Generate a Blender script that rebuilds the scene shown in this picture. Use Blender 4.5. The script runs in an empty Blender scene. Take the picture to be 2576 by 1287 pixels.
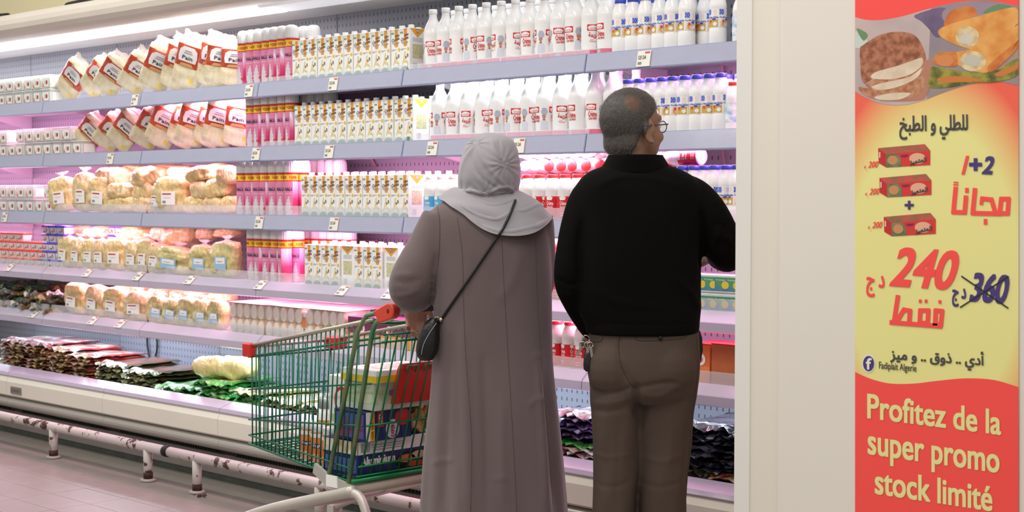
import bpy, bmesh, math, random
from mathutils import Vector, Matrix, noise
from mathutils.bvhtree import BVHTree
R = random.Random(7)
sc = bpy.context.scene
COL = sc.collection
pi = math.pi
# ------------------------------------------------------------------ camera
F = 3868.0; CAMZ = 1.39; PW, PH = 2576, 1287
PITCH = math.atan((643.5 - 490) / F)
cd = bpy.data.cameras.new('camera'); cam = bpy.data.objects.new('camera', cd); COL.objects.link(cam)
cam.location = (0, 0, CAMZ); cam.rotation_euler = (pi/2 - PITCH, 0, pi/4)
cd.sensor_width = 36; cd.lens = F / PW * 36; cd.clip_start = .05
cd.dof.use_dof = True; cd.dof.focus_distance = 5.1; cd.dof.aperture_fstop = 8.0
sc.camera = cam
RC = cam.rotation_euler.to_matrix(); CP = Vector((0, 0, CAMZ))
# ------------------------------------------------------------------ world and light
w = bpy.data.worlds.new('store_air'); sc.world = w; w.use_nodes = True
w.node_tree.nodes['Background'].inputs[0].default_value = (1.0, .975, .955, 1)
w.node_tree.nodes['Background'].inputs[1].default_value = .44
sc.view_settings.view_transform = 'Standard'; sc.view_settings.look = 'None'
sc.view_settings.gamma = 1; sc.view_settings.use_curve_mapping = False
sc.view_settings.exposure = 0.16
def area(name, loc, rot, sx, sy, power, col):
    l = bpy.data.lights.new(name, 'AREA'); l.shape = 'RECTANGLE'; l.size = sx; l.size_y = sy
    l.energy = power; l.color = col
    o = bpy.data.objects.new(name, l); COL.objects.link(o); o.location = loc; o.rotation_euler = rot
    return o
# rows of fluorescent ceiling lamps over the aisle
for i, (x, y) in enumerate([(-8, 2.6), (-5, 2.6), (-2, 2.0), (-7, -.8), (-3.5, -.8), (.5, -.8)]):
    area('ceiling_lamp', (x, y, 4.2), (0, 0, 0), 2.4, .5, 52, (1, .965, .91))
# ------------------------------------------------------------------ pixel helpers
def ray(px, py):
    return (RC @ Vector(((px - 1288) / F, (643.5 - py) / F, -1))).normalized()
def on_y(px, py, Y):
    d = ray(px, py); return CP + d * (Y / d.y)
def on_z(px, py, Z):
    d = ray(px, py); return CP + d * ((Z - CAMZ) / d.z)
FW = Vector((-math.sqrt(.5), math.sqrt(.5), 0)); RT = Vector((math.sqrt(.5), math.sqrt(.5), 0)); UP = Vector((0, 0, 1))
def vp(px, py, d):
    r = ray(px, py); return CP + r * (d / r.dot(FW))
def proj(P):
    v = RC.transposed() @ (P - CP); return 1288 + F*v.x/-v.z, 643.5 - F*v.y/-v.z
def crease(me, lines):
    """folds and creases pressed into a garment: (points in photo pixels, width px, height m), on the side they are seen from"""
    segs = []
    for pts, wd, hgt in lines:
        q = spline([(x, y, 0) for x, y in pts], 5); segs.append((q, wd, hgt, min(a.x for a in q)-3*wd, max(a.x for a in q)+3*wd, min(a.y for a in q)-3*wd, max(a.y for a in q)+3*wd))
    nr = [v.normal.copy() for v in me.vertices]; D = []
    for i, v in enumerate(me.vertices):
        if nr[i].dot((CP - v.co).normalized()) < -.1: D.append(0); continue
        x, y = proj(v.co); d = 0
        for q, wd, hgt, x0, x1, y0, y1 in segs:
            if x < x0 or x > x1 or y < y0 or y > y1: continue
            b = 1e9; n = len(q)-1; kk = 0
            for k in range(n):
                a, e = q[k], q[k+1]; dx, dy = e.x-a.x, e.y-a.y; L2 = dx*dx+dy*dy or 1e-9
                t = max(0, min(1, ((x-a.x)*dx+(y-a.y)*dy)/L2)); dd = (x-a.x-t*dx)**2+(y-a.y-t*dy)**2
                if dd < b: b = dd; kk = (k+t)/n
            d += hgt*math.exp(-b/(wd*wd))*min(1, 4*kk*(1-kk)+.25)
        D.append(d)
    for i, v in enumerate(me.vertices):
        if D[i]: v.co += nr[i]*D[i]
    me.update()
def X_at(px, Y): return on_y(px, 490, Y).x
def ppm(px, Y):                       # vertical pixels per metre at a column on plane Y
    return F * (1 + (px - 1288) / F) / (math.sqrt(2) * Y)
# ------------------------------------------------------------------ materials
def lin(c):
    c = c.lstrip('#'); v = [int(c[i:i+2], 16) / 255 for i in (0, 2, 4)]
    return tuple((x / 12.92 if x <= .04045 else ((x + .055) / 1.055) ** 2.4) for x in v) + (1,)
MATS = {}
def mat(col, rough=.5, metal=0, noise=.05, ns=25, bump=0, bs=40, coat=0, alpha=1, emit=0, col2=None, trans=0, key=None, bdist=.01, sheen=0, ior=1.45, stretch=None, ramp=None, detail=3, spec=.5):
    k = key or (col, rough, metal, noise, ns, bump, bs, coat, alpha, emit, col2, trans, sheen, stretch, str(ramp))
    if k in MATS: return MATS[k]
    m = bpy.data.materials.new('mat_%d' % len(MATS)); m.use_nodes = True; MATS[k] = m
    nt = m.node_tree; N = nt.nodes; L = nt.links; b = N['Principled BSDF']
    tc = N.new('ShaderNodeTexCoord'); src = tc.outputs['Object']
    if stretch:
        mp = N.new('ShaderNodeMapping'); mp.inputs['Scale'].default_value = stretch
        L.new(src, mp.inputs[0]); src = mp.outputs[0]
    nz = N.new('ShaderNodeTexNoise'); nz.inputs['Scale'].default_value = ns; nz.inputs['Detail'].default_value = detail
    L.new(src, nz.inputs['Vector'])
    if ramp:
        sp = N.new('ShaderNodeSeparateXYZ'); L.new(tc.outputs['Object'], sp.inputs[0])
        mr = N.new('ShaderNodeMapRange'); mr.inputs[1].default_value = ramp[0]; mr.inputs[2].default_value = ramp[1]
        L.new(sp.outputs[2], mr.inputs[0])
        cr = N.new('ShaderNodeValToRGB'); L.new(mr.outputs[0], cr.inputs[0])
        e = cr.color_ramp.elements
        while len(e) < len(ramp[2]): e.new(.5)
        for i, (p, c) in enumerate(ramp[2]): e[i].position = p; e[i].color = lin(c)
        L.new(cr.outputs[0], b.inputs['Base Color'])
    else:
        mx = N.new('ShaderNodeMix'); mx.data_type = 'RGBA'
        c1 = lin(col)
        if col2:
            a, c = c1, lin(col2)
            cr = N.new('ShaderNodeMapRange'); cr.inputs[1].default_value = .38; cr.inputs[2].default_value = .62
            L.new(nz.outputs[0], cr.inputs[0]); L.new(cr.outputs[0], mx.inputs[0])
        else:
            a = tuple(min(1, x * (1 + noise)) for x in c1[:3]) + (1,); c = tuple(x * (1 - noise * 1.6) for x in c1[:3]) + (1,)
            L.new(nz.outputs[0], mx.inputs[0])
        mx.inputs[6].default_value = a; mx.inputs[7].default_value = c
        L.new(mx.outputs[2], b.inputs['Base Color'])
        if emit:
            L.new(mx.outputs[2], b.inputs['Emission Color']); b.inputs['Emission Strength'].default_value = emit
    b.inputs['Roughness'].default_value = rough; b.inputs['Metallic'].default_value = metal
    b.inputs['IOR'].default_value = ior; b.inputs['Specular IOR Level'].default_value = spec
    b.inputs['Coat Weight'].default_value = coat; b.inputs['Coat Roughness'].default_value = .08
    b.inputs['Alpha'].default_value = alpha; b.inputs['Transmission Weight'].default_value = trans
    if sheen: b.inputs['Sheen Weight'].default_value = sheen; b.inputs['Sheen Roughness'].default_value = .5
    if bump:
        n2 = N.new('ShaderNodeTexNoise'); n2.inputs['Scale'].default_value = bs; n2.inputs['Detail'].default_value = 4
        L.new(src, n2.inputs['Vector'])
        bp = N.new('ShaderNodeBump'); bp.inputs['Strength'].default_value = bump; bp.inputs['Distance'].default_value = bdist
        L.new(n2.outputs[0], bp.inputs['Height']); L.new(bp.outputs[0], b.inputs['Normal'])
        if coat: L.new(bp.outputs[0], b.inputs['Coat Normal'])
    return m
# ------------------------------------------------------------------ mesh builder
TXT = {}
def text2d(s, res=2):
    k = (s, res)
    if k in TXT: return TXT[k]
    c = bpy.data.curves.new('lettering', 'FONT'); c.body = s; c.size = 1; c.resolution_u = res
    o = bpy.data.objects.new('lettering', c); COL.objects.link(o)
    dg = bpy.context.evaluated_depsgraph_get(); me = o.evaluated_get(dg).to_mesh()
    v = [(p.co.x, p.co.y) for p in me.vertices]; f = [tuple(p.vertices) for p in me.polygons]
    o.evaluated_get(dg).to_mesh_clear(); bpy.data.objects.remove(o); bpy.data.curves.remove(c)
    xs = [p[0] for p in v] or [0]; ys = [p[1] for p in v] or [0]
    TXT[k] = (v, f, min(xs), max(xs), min(ys), max(ys)); return TXT[k]
class MB:
    def __init__(s): s.v = []; s.f = []; s.m = []; s.mats = []; s.sm = []; s.curved = False
    def mi(s, m):
        if m not in s.mats: s.mats.append(m)
        return s.mats.index(m)
    def add(s, vs, fs, m, smooth=False):
        o = len(s.v); i = s.mi(m); s.v += [tuple(p) for p in vs]
        for f in fs: s.f.append(tuple(a + o for a in f)); s.m.append(i); s.sm.append(smooth)
    def box(s, x0, x1, y0, y1, z0, z1, m):
        v = [(x, y, z) for z in (z0, z1) for y in (y0, y1) for x in (x0, x1)]
        s.add(v, [(0,2,3,1),(4,5,7,6),(0,1,5,4),(1,3,7,5),(3,2,6,7),(2,0,4,6)], m)
    def bevbox(s, x0, x1, y0, y1, z0, z1, m, r=.004):
        n = 2; pts = []
        for (cx, cy, a0) in ((x1-r, y1-r, 0), (x0+r, y1-r, pi/2), (x0+r, y0+r, pi), (x1-r, y0+r, 1.5*pi)):
            for k in range(n+1):
                a = a0 + k * pi/2/n; pts.append((cx, cy, a))
        rings = []
        for z, d in ((z0, r*.7), (z0+r*.7, 0), (z1-r*.7, 0), (z1, r*.7)):
            rings.append([(cx + (r-d)*math.cos(a), cy + (r-d)*math.sin(a), z) for cx, cy, a in pts])
        s.loft(rings, m, True)
    def loft(s, rings, m, cap=False, smooth=False, closed=True):
        n = len(rings[0]); v = [p for r in rings for p in r]; f = []
        for i in range(len(rings)-1):
            for j in range(n if closed else n-1):
                k = (j+1) % n; f.append((i*n+j, i*n+k, (i+1)*n+k, (i+1)*n+j))
        if cap: f.append(tuple(range(n-1, -1, -1))); f.append(tuple((len(rings)-1)*n + j for j in range(n)))
        s.add(v, f, m, smooth)
    def lathe(s, prof, m, n=20, rib=0, nr=16, smooth=True):
        rings = []
        for r, z in prof:
            rings.append([((r + (rib*math.cos(nr*2*pi*j/n) if r > .005 else 0))*math.cos(2*pi*j/n), (r + (rib*math.cos(nr*2*pi*j/n) if r > .005 else 0))*math.sin(2*pi*j/n), z) for j in range(n)])
        s.loft(rings, m, True, smooth)
    def tube(s, pts, r, m, n=8, cap=True, smooth=True):
        pts = [Vector(p) for p in pts]; rs = r if isinstance(r, (list, tuple)) else [r]*len(pts)
        rings = []; u = None
        for i, p in enumerate(pts):
            d = (pts[min(i+1, len(pts)-1)] - pts[max(i-1, 0)]).normalized()
            if u is None: u = d.orthogonal().normalized()
            u = (u - d*u.dot(d)).normalized(); q = d.cross(u)
            rings.append([p + (u*math.cos(2*pi*j/n) + q*math.sin(2*pi*j/n))*rs[i] for j in range(n)])
        s.loft(rings, m, cap, smooth)
    def prism_x(s, prof, x0, x1, m):           # (y,z) profile along X
        s.loft([[(x, y, z) for y, z in prof] for x in (x0, x1)], m, True)
    def map2d(s, vs, fs, fn, m): s.add([fn(a, b) for a, b in vs], fs, m)
    def text(s, st, fn, x0, x1, y0, y1, m, bold=0, res=2, slant=0, lift=(0, -.00004, 0)):
        v, f, a, b, c, d = text2d(st, res)
        if not f: return
        sx = (x1-x0)/(b-a); sy = (y1-y0)/(d-c)
        offs = [(0, 0)] if not bold else [(i*bold, j*bold) for i in (-1, 0, 1) for j in (-1, 0, 1)]
        for ni, (ox, oy) in enumerate(offs):
            s.map2d([(x0+(p-a)*sx+ox + slant*((q-c)*sy), y0+(q-c)*sy+oy) for p, q in v], f, (lambda A, B: s.lifted(Vector(fn(A, B)), lift, ni)), m)
    def lifted(s, P, lift, ni):
        return P + (Vector((P.x, P.y, 0)).normalized()*.00004 if s.curved else Vector(lift))*ni
    def rect(s, fn, x0, x1, y0, y1, m, n=1):
        v = []; f = []
        for i in range(n+1):
            x = x0+(x1-x0)*i/n; v += [(x, y0), (x, y1)]
        for i in range(n): f.append((2*i, 2*i+2, 2*i+3, 2*i+1))
        s.map2d(v, f, fn, m)
    def poly(s, fn, pts, m):
        if s.curved:                              # follow a round body: slice the outline into narrow strips
            x0 = min(p[0] for p in pts); x1 = max(p[0] for p in pts); n = max(2, int((x1-x0)/.004)); v = []; f = []
            for i in range(n+1):
                x = x0 + (x1-x0)*min(max(i/n, 1e-4), 1-1e-4); ys = []
                for (ax, ay), (bx, by) in zip(pts, pts[1:]+pts[:1]):
                    if (ax-x)*(bx-x) <= 0 and ax != bx: ys.append(ay+(by-ay)*(x-ax)/(bx-ax))
                v += [(x, min(ys)), (x, max(ys))]
            for i in range(n): f.append((2*i, 2*i+2, 2*i+3, 2*i+1))
            s.map2d(v, f, fn, m); return
        s.map2d(pts, [tuple(range(len(pts)))], fn, m)
    def disc(s, fn, cx, cy, rx, ry, m, n=14, a0=0, a1=2*pi):
        s.poly(fn, [(cx+rx*math.cos(a0+(a1-a0)*i/n), cy+ry*math.sin(a0+(a1-a0)*i/n)) for i in range(n)], m)
    def mesh(s, name):
        me = bpy.data.meshes.new(name); me.from_pydata(s.v, [], s.f)
        for m in s.mats: me.materials.append(m)
        me.polygons.foreach_set('material_index', s.m); me.polygons.foreach_set('use_smooth', s.sm)
        me.update(); return me
def cyl(r, off=.0006):                          # flat print wrapped on a cylinder facing -Y
    return lambda a, b: ((r+off)*math.sin(a/r), -(r+off)*math.cos(a/r), b)
def flat(y): return lambda a, b: (a, y, b)
# ------------------------------------------------------------------ objects
def obj(name, me, parent=None, loc=None):
    if isinstance(me, MB): me = me.mesh(name)
    o = bpy.data.objects.new(name, me); COL.objects.link(o)
    if parent: o.parent = parent
    if loc: o.location = loc
    return o
def tag(o, label, cat, group=None):
    o['label'] = label; o['category'] = cat
    if group: o['group'] = group
    return o
def thing(name, label, cat, loc=(0, 0, 0), group=None, rz=0):
    o = bpy.data.objects.new(name, None); COL.objects.link(o); o.location = loc; o.rotation_euler = (0, 0, rz); o.empty_display_size = .05
    return tag(o, label, cat, group)
def structure(o): o['kind'] = 'structure'; return o
class Proto:                                    # parts: (name, mesh, [(name, mesh), ...])
    def __init__(s, name, cat, parts): s.name = name; s.cat = cat; s.parts = parts
    def put(s, loc, label, group=None, rot=(0, 0, 0), scale=(1, 1, 1)):
        if len(s.parts) == 1 and not s.parts[0][2]:
            o = obj(s.name, s.parts[0][1]); tag(o, label, s.cat, group)
        else:
            o = thing(s.name, label, s.cat, group=group)
            for n, me, ch in s.parts:
                p = obj(n, me, o)
                if n.endswith('print'): p['kind'] = 'stuff'
                for n2, me2 in ch: obj(n2, me2, p)
        o.location = loc; o.rotation_euler = rot; o.scale = scale
        return o
ORD = 'first second third fourth fifth sixth seventh eighth ninth tenth eleventh twelfth thirteenth fourteenth fifteenth sixteenth seventeenth eighteenth nineteenth twentieth'.split()
TIER = ['top', 'second', 'third', 'fourth', 'fifth']
def spline(pts, n=8, closed=False):
    P = [Vector(p) for p in pts]; out = []; L = len(P)
    rng = range(L) if closed else range(L-1)
    for i in rng:
        g = (lambda k: P[k % L]) if closed else (lambda k: P[max(0, min(L-1, k))])
        a, b, c, d = g(i-1), g(i), g(i+1), g(i+2)
        for k in range(n):
            t = k/n
            out.append(.5*((2*b) + (c-a)*t + (2*a-5*b+4*c-d)*t*t + (3*b-a-3*c+d)*t**3))
    if not closed: out.append(P[-1])
    return out
def fuse(mb, voxel, it=6, name='body', fac=.5):          # one continuous skin out of overlapping volumes
    o = bpy.data.objects.new('tmp', mb.mesh('tmp')); COL.objects.link(o)
    m = o.modifiers.new('r', 'REMESH'); m.mode = 'VOXEL'; m.voxel_size = voxel
    if it: q = o.modifiers.new('s', 'SMOOTH'); q.iterations = it; q.factor = fac
    dg = bpy.context.evaluated_depsgraph_get(); dg.update()
    me = bpy.data.meshes.new_from_object(o.evaluated_get(dg)); me.name = name
    bpy.data.objects.remove(o)
    me.polygons.foreach_set('use_smooth', [True]*len(me.polygons))
    return me
def setmat(me, *ms):
    me.materials.clear()
    for m in ms: me.materials.append(m)
    return me
# ================================================================== the setting
m_tile = mat('#857e77', .3, noise=.05, ns=3, bump=.04, bs=5, col2='#8f8880', key='tile')
m_grout = mat('#746862', .8)
fl = MB()
TX0, TX1, TY0, TY1 = -9.66, -4.83, 2.255, 4.235
fl.box(-16, TX0, -6, 6, -.1, 0, m_tile); fl.box(TX1, 6, -6, 6, -.1, 0, m_tile)
fl.box(TX0, TX1, -6, TY0, -.1, 0, m_tile); fl.box(TX0, TX1, TY1, 6, -.1, 0, m_tile); fl.box(TX0, TX1, TY0, TY1, -.1, -.004, m_grout)
floor = structure(obj('floor', fl))
tl = MB(); tl.bevbox(.0012, .345-.0012, .0012, .18-.0012, -.004, 0, m_tile, .002); tm = tl.mesh('tile')
for i in range(14):
    for j in range(11):
        o = obj('tile', tm, floor, (TX0 + i*.345, TY0 + j*.18, R.uniform(-.0003, .0003)))
m_wall = mat('#fff0c4', .8, noise=.03, ns=1.2)
bw = MB(); bw.box(-16, 6, 5.25, 5.4, 0, 4.4, m_wall)
structure(obj('wall_back', bw))
# ------------------------------------------------------------------ refrigerated case
SX = [-10.4, -9.335, -8.27, -7.21, -6.15, -5.085, -4.01, -2.95]
YS, YB = 4.42, 4.90
SZ = [1.928, 1.62, 1.288, .965, .70]
m_white = mat('#e9e6e0', .35, noise=.03, ns=2)
m_case = mat('#e6e0d2', .28, noise=.03, ns=3, coat=.3)
m_steel = mat('#b7b2aa', .42, .45, noise=.08, ns=4, stretch=(.4, 8, 30))
m_rail = mat('#9499bc', .3, noise=.04, ns=6, coat=.4)
m_rail2 = mat('#b7abc0', .25, noise=.04, ns=6, coat=.4)
m_black = mat('#0c0c0c', .6)
m_dark = mat('#3a3d38', .7, noise=.3, ns=9)
m_clear = mat('#f4f6fb', .12, alpha=.26, key='clear')
def pegboard(col, key, rows=3):
    m = bpy.data.materials.new(key); m.use_nodes = True; N = m.node_tree.nodes; L = m.node_tree.links; b = N['Principled BSDF']
    tc = N.new('ShaderNodeTexCoord'); sp = N.new('ShaderNodeSeparateXYZ'); L.new(tc.outputs['Object'], sp.inputs[0])
    def M(op, a, bb=None):
        n = N.new('ShaderNodeMath'); n.operation = op
        for i, q in enumerate((a, bb)):
            if q is None: continue
            if isinstance(q, (int, float)): n.inputs[i].default_value = q
            else: L.new(q, n.inputs[i])
        return n.outputs[0]
    fx = M('ABSOLUTE', M('SUBTRACT', M('FRACT', M('MULTIPLY', sp.outputs[0], 33.0)), .5))
    fz = M('ABSOLUTE', M('SUBTRACT', M('FRACT', M('MULTIPLY', sp.outputs[2], 27.0)), .5))
    slot = M('MULTIPLY', M('LESS_THAN', fx, .09), M('LESS_THAN', fz, .2))
    mx = N.new('ShaderNodeMix'); mx.data_type = 'RGBA'; mx.inputs[6].default_value = lin(col); mx.inputs[7].default_value = lin('#3a3740')
    L.new(slot, mx.inputs[0]); L.new(mx.outputs[2], b.inputs['Base Color']); b.inputs['Roughness'].default_value = .45
    return m
m_peg = pegboard('#92939e', 'pegboard')
case = thing('display_cooler', 'long white open-front refrigerated case holding dairy shelves', 'refrigerator', (0, 0, 0))
SEC = list(zip(SX[:-1], SX[1:]))
for i, (a, b) in enumerate(SEC):
    p = MB(); p.box(a+.003, b-.003, YB, YB+.03, .28, 2.36, m_peg); obj('back_panel', p, case)
    p = MB(); p.prism_x([(4.275, .388), (4.20, .356), (4.176, .352), (4.172, .358), (4.180, .374), (4.255, .398)], a+.002, b-.002, m_rail2); obj('base_rail', p, case)
    p = MB(); p.prism_x([(4.3, .358), (4.3, .24), (4.176, .237), (4.166, .246), (4.164, .322), (4.184, .356)], a+.0015, b-.0015, m_case); obj('front_panel', p, case)
    prof = [(4.3, .234)] + [(4.215 - .05*math.sin(t*pi/9)**.8, .233 - .066*(1-math.cos(t*pi/9))/2) for t in range(10)] + [(4.3, .162)]
    p = MB(); p.prism_x(prof, a+.001, b-.001, m_steel); obj('bumper_band', p, case)
    p = MB(); p.box(a, b, 4.235, 4.30, .140, .163, m_black); g = obj('vent_grille', p, case)
    p = MB()
    for k in range(int((b-a-.12)/.022)): x = a+.06+k*.022; p.box(x, x+.004, 4.229, 4.235, .142, .162, m_dark)
    p.box(a+.05, b-.05, 4.229, 4.235, .139, .143, m_dark); q = obj('grille_bars', p, g); q['kind'] = 'stuff'
    p = MB(); p.box(a, b, 4.275, 4.33, .0, .140, mat('#9a918b', .55, noise=.1, ns=8)); obj('kick_plate', p, case)
    p = MB(); p.box(a, b, 4.258, 4.275, .0, .026, mat('#4a4f45', .7, noise=.3, ns=14)); obj('skirting', p, case)
p = MB(); p.box(SX[0], SX[-1], 4.2, YB, .255, .285, m_white); obj('deck', p, case)
p = MB()
for k in range(24): y = 4.3+k*.022; p.box(-6.2, -3.0, y, y+.004, .288, .292, mat('#9a9f9c', .3, .8))
for k in range(200): x = -6.2+k*.016; p.box(x, x+.002, 4.29, 4.84, .285, .288, mat('#9a9f9c', .3, .8))
q = obj('deck_grid', p, case); q['kind'] = 'stuff'
p = MB(); p.box(SX[-1], SX[-1]+.05, 4.15, 4.95, 0, 2.44, m_case); obj('end_panel', p, case)
p = MB(); p.box(SX[0]-.05, SX[0], 4.15, 4.95, 0, 2.44, m_case); obj('end_panel', p, case)
# canopy over the top shelf
m_beige = mat('#ddd3c6', .5, noise=.06, ns=3)
for i, (a, b) in enumerate(SEC):
    prof = [(4.36, 2.44)] + [(4.315 - .075*math.sin(t*pi/8), 2.37 + .07*math.cos(t*pi/8)) for t in range(9)] + [(4.36, 2.30)]
    p = MB(); p.prism_x(prof, a, b, m_beige); obj('canopy_fascia', p, case)
    p = MB(); p.box(a, b, 4.30, 4.93, 2.302, 2.34, m_white); obj('canopy_underside', p, case)
    p = MB(); p.prism_x([(4.40, 2.302), (4.41, 2.29), (4.60, 2.29), (4.61, 2.302)], a+.015, b-.015, mat('#f7f8ff', .4, emit=1.0 if i < 4 else .25, key='lampstrip%d' % (i < 4))); obj('lamp_strip', p, case)
    area('canopy_lamp', ((a+b)/2, 4.50, 2.285), (0, 0, 0), b-a-.06, .14, 5.0 if i < 4 else .8, (.95, .96, 1))
p = MB(); p.box(SX[0], SX[-1]+.05, 4.34, 5.0, 2.36, 2.44, m_beige); obj('canopy_roof', p, case)
# ------------------------------------------------------------------ shelves with price rails, lamps
PINK = (1, .39, .68); COOL = (.72, .84, 1); WHT = (.9, .94, 1)
#          sections      X      A      B      C      D      E      F
LAMP = [[PINK, PINK, (PINK, .35), (PINK, 1.5), None, (WHT, 1.5), (PINK, .8)],
        [PINK, PINK, (PINK, .9), (PINK, 1.2), (PINK, .9), (PINK, 1.6), (PINK, .8)],
        [PINK, PINK, (PINK, .9), (PINK, .28), (PINK, .9), (PINK, 1.2), (PINK, .8)],
        [None, None, (PINK, .9), (PINK, 1.1), (PINK, .8), (PINK, .8), (PINK, .6)],
        [None, (COOL, .5), (COOL, 1.3), (COOL, .9), (COOL, .8), (COOL, 1.0), (COOL, .7)]]
m_tag = mat('#efebe0', .5); m_ink = mat('#26262c', .6); m_tagred = mat('#d2553a', .5)
tg = MB(); tg.box(-.032, .032, -.0015, 0, -.03, .03, m_tag)
tf = flat(-.0021)
tg.rect(tf, .004, .028, .019, .026, m_tagred); tg.text('125 DA', tf, -.026, .012, -.002, .012, mat('#4a4a50', .6), .0003)
tg.rect(tf, -.026, -.008, -.022, -.012, mat('#8a8a8c', .6)); tagm = tg.mesh('price_tag')
TAGS = [[340, 627, 838, 1617], [277, 643, 827, 1086, 1304], [10, 650, 838], [20, 216, 344, 474, 652, 858, 975], [80, 228, 298]]
m_shelf = mat('#d6d2d8', .4, noise=.03, ns=3)
for s in range(5):
    for i, (a, b) in enumerate(SEC):
        z = SZ[s]
        sh = thing('cooler_shelf', 'white steel cooler shelf, %s tier, %s section from the left' % (TIER[s], ORD[i]), 'shelf', ((a+b)/2, YB, z), 'cooler shelves')
        ox = (a+b)/2
        p = MB(); p.box(a-ox+.002, b-ox-.002, YS+.02-YB, -.002, -.03, 0, m_shelf); obj('board', p, sh)
        p = MB()
        if s < 3: p.prism_x([(y-YB, zz) for y, zz in ((YS+.012, .006), (YS, .006), (YS-.014, -.066), (YS-.008, -.07), (YS+.03, -.064), (YS+.03, -.03))], a-ox+.002, b-ox-.002, m_rail)
        else: p.prism_x([(y-YB, zz) for y, zz in ((YS+.024, .004), (YS+.016, .006), (YS-.028, -.034), (YS-.03, -.066), (YS-.02, -.07), (YS+.03, -.045))], a-ox+.002, b-ox-.002, m_rail2)
        rl = obj('price_rail', p, sh)
        p = MB()
        if s < 3: p.prism_x([(y-YB, zz) for y, zz in ((YS-.0008, .003), (YS-.0035, .003), (YS-.0165, -.062), (YS-.0148, -.062))], a-ox+.006, b-ox-.006, mat('#eef0fa', .1, alpha=.22, key='railcover'))
        else: p.prism_x([(y-YB, zz) for y, zz in ((YS+.014, .006), (YS+.012, .008), (YS-.031, -.030), (YS-.029, -.033))], a-ox+.006, b-ox-.006, mat('#eef0fa', .1, alpha=.22, key='railcover'))
        obj('rail_cover', p, rl)
        for px in TAGS[s]:
            xx = X_at(px, YS-.015)
            if a < xx < b:
                t = obj('price_tag', tagm, rl)
                if s < 3: t.location = (xx-ox, YS-.0105-YB-.001, -.032); t.rotation_euler = (-.19, 0, 0)
                else: t.location = (xx-ox, YS-.0135-YB+.004, -.012); t.rotation_euler = (-.85, 0, 0)
        if s >= 2 or i in (4, 5):
            p = MB(); p.box(a-ox+.01, b-ox-.01, YS+.0235-YB, YS+.0255-YB, .0, .05 if s >= 2 else .03, m_clear); tag(obj('shelf_riser', p, None, (ox, YB, z+.0005)), 'clear plastic riser along the %s shelf, %s section from the left' % (TIER[s], ORD[i]), 'riser', 'clear shelf risers')
        for e in (a+.006, b-.009):
            p = MB(); p.add([(e-ox, -.002, -.03), (e-ox, -.002, -.12), (e-ox, YS+.12-YB, -.03), (e-ox+.003, -.002, -.03), (e-ox+.003, -.002, -.12), (e-ox+.003, YS+.12-YB, -.03)], [(0, 1, 2), (3, 5, 4), (0, 3, 4, 1), (1, 4, 5, 2), (2, 5, 3, 0)], m_shelf); obj('bracket', p, sh)
        L = LAMP[s][i]
        if L:
            col, k = L if isinstance(L[1], (float, int)) and isinstance(L[0], tuple) else (L, 1.0)
            p = MB(); p.tube([(a-ox+.05, YS+.075-YB, -.048), (b-ox-.05, YS+.075-YB, -.048)], .012, mat('#ffffff', .3, emit=1.5*k, key='tube%d%d' % (s, i)), 10)
            hexc = '#%02x%02x%02x' % tuple(int(255*min(1, c)) for c in col)
            tb = obj('lamp_tube', p, sh)
            area('shelf_lamp', (ox, YS+.075, z-.063), (.35, 0, 0), b-a-.1, .03, 4.6*k, col)
        else:
            p = MB(); p.tube([(a-ox+.05, YS+.075-YB, -.048), (b-ox-.05, YS+.075-YB, -.048)], .012, mat('#d9d6da', .3), 10); obj('lamp_tube', p, sh)
# cables hanging at the back of the case
m_cable = mat('#b58f96', .5); m_bcable = mat('#1d1f24', .5)
def cable(pts, r, m, label):
    c = MB(); c.tube(spline([on_y(x, y, 4.885) for x, y in pts], 6), r, m, 6); tag(obj('cable', c), label, 'cable', 'cables at the back of the case')
cable([(1600, 160), (1680, 172), (1760, 158), (1810, 148), (1818, 178), (1825, 230)], .005, m_cable, 'pinkish cable sagging below the top shelf near the column')
cable([(1810, 362), (1818, 380), (1824, 420)], .004, m_cable, 'short pinkish cable on the pegboard under the second shelf near the column')
cable([(372, 838), (370, 860), (374, 890), (378, 905)], .006, m_bcable, 'left one of two black cables behind the red packs in the base')
cable([(390, 838), (395, 860), (394, 885), (388, 902)], .006, m_bcable, 'right one of two black cables behind the red packs in the base')
cable([(930, 378), (935, 400), (945, 418)], .005, m_cable, 'thin cable on the pink pegboard above the third shelf cartons')
cable([(858, 568), (875, 590), (905, 602), (950, 606)], .006, m_cable, 'thick pale cable behind cartons on the fourth shelf')
# ------------------------------------------------------------------ trolley guard rail in front of the case
def paint_chip():
    m = bpy.data.materials.new('chipped_paint'); m.use_nodes = True; N = m.node_tree.nodes; L = m.node_tree.links; b = N['Principled BSDF']
    tc = N.new('ShaderNodeTexCoord'); n = N.new('ShaderNodeTexNoise'); n.inputs['Scale'].default_value = 13; n.inputs['Detail'].default_value = 9; n.inputs['Roughness'].default_value = .68
    L.new(tc.outputs['Object'], n.inputs['Vector'])
    cr = N.new('ShaderNodeValToRGB'); e = cr.color_ramp.elements; e[0].position = .41; e[0].color = lin('#3d261c'); e[1].position = .44; e[1].color = lin('#bdb3af')
    k = e.new(.425); k.color = lin('#6b4636')
    L.new(n.outputs[0], cr.inputs[0]); L.new(cr.outputs[0], b.inputs['Base Color']); b.inputs['Roughness'].default_value = .5
    bp = N.new('ShaderNodeBump'); bp.inputs['Strength'].default_value = .3; bp.inputs['Distance'].default_value = .004; L.new(n.outputs[0], bp.inputs['Height']); L.new(bp.outputs[0], b.inputs['Normal'])
    return m
m_chip = paint_chip(); m_rust = mat('#4a2c20', .8, noise=.3, ns=40, col2='#2a1a15')
YR, ZR, RR = 4.0, .167, .0245
xj = X_at(413, YR)
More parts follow.
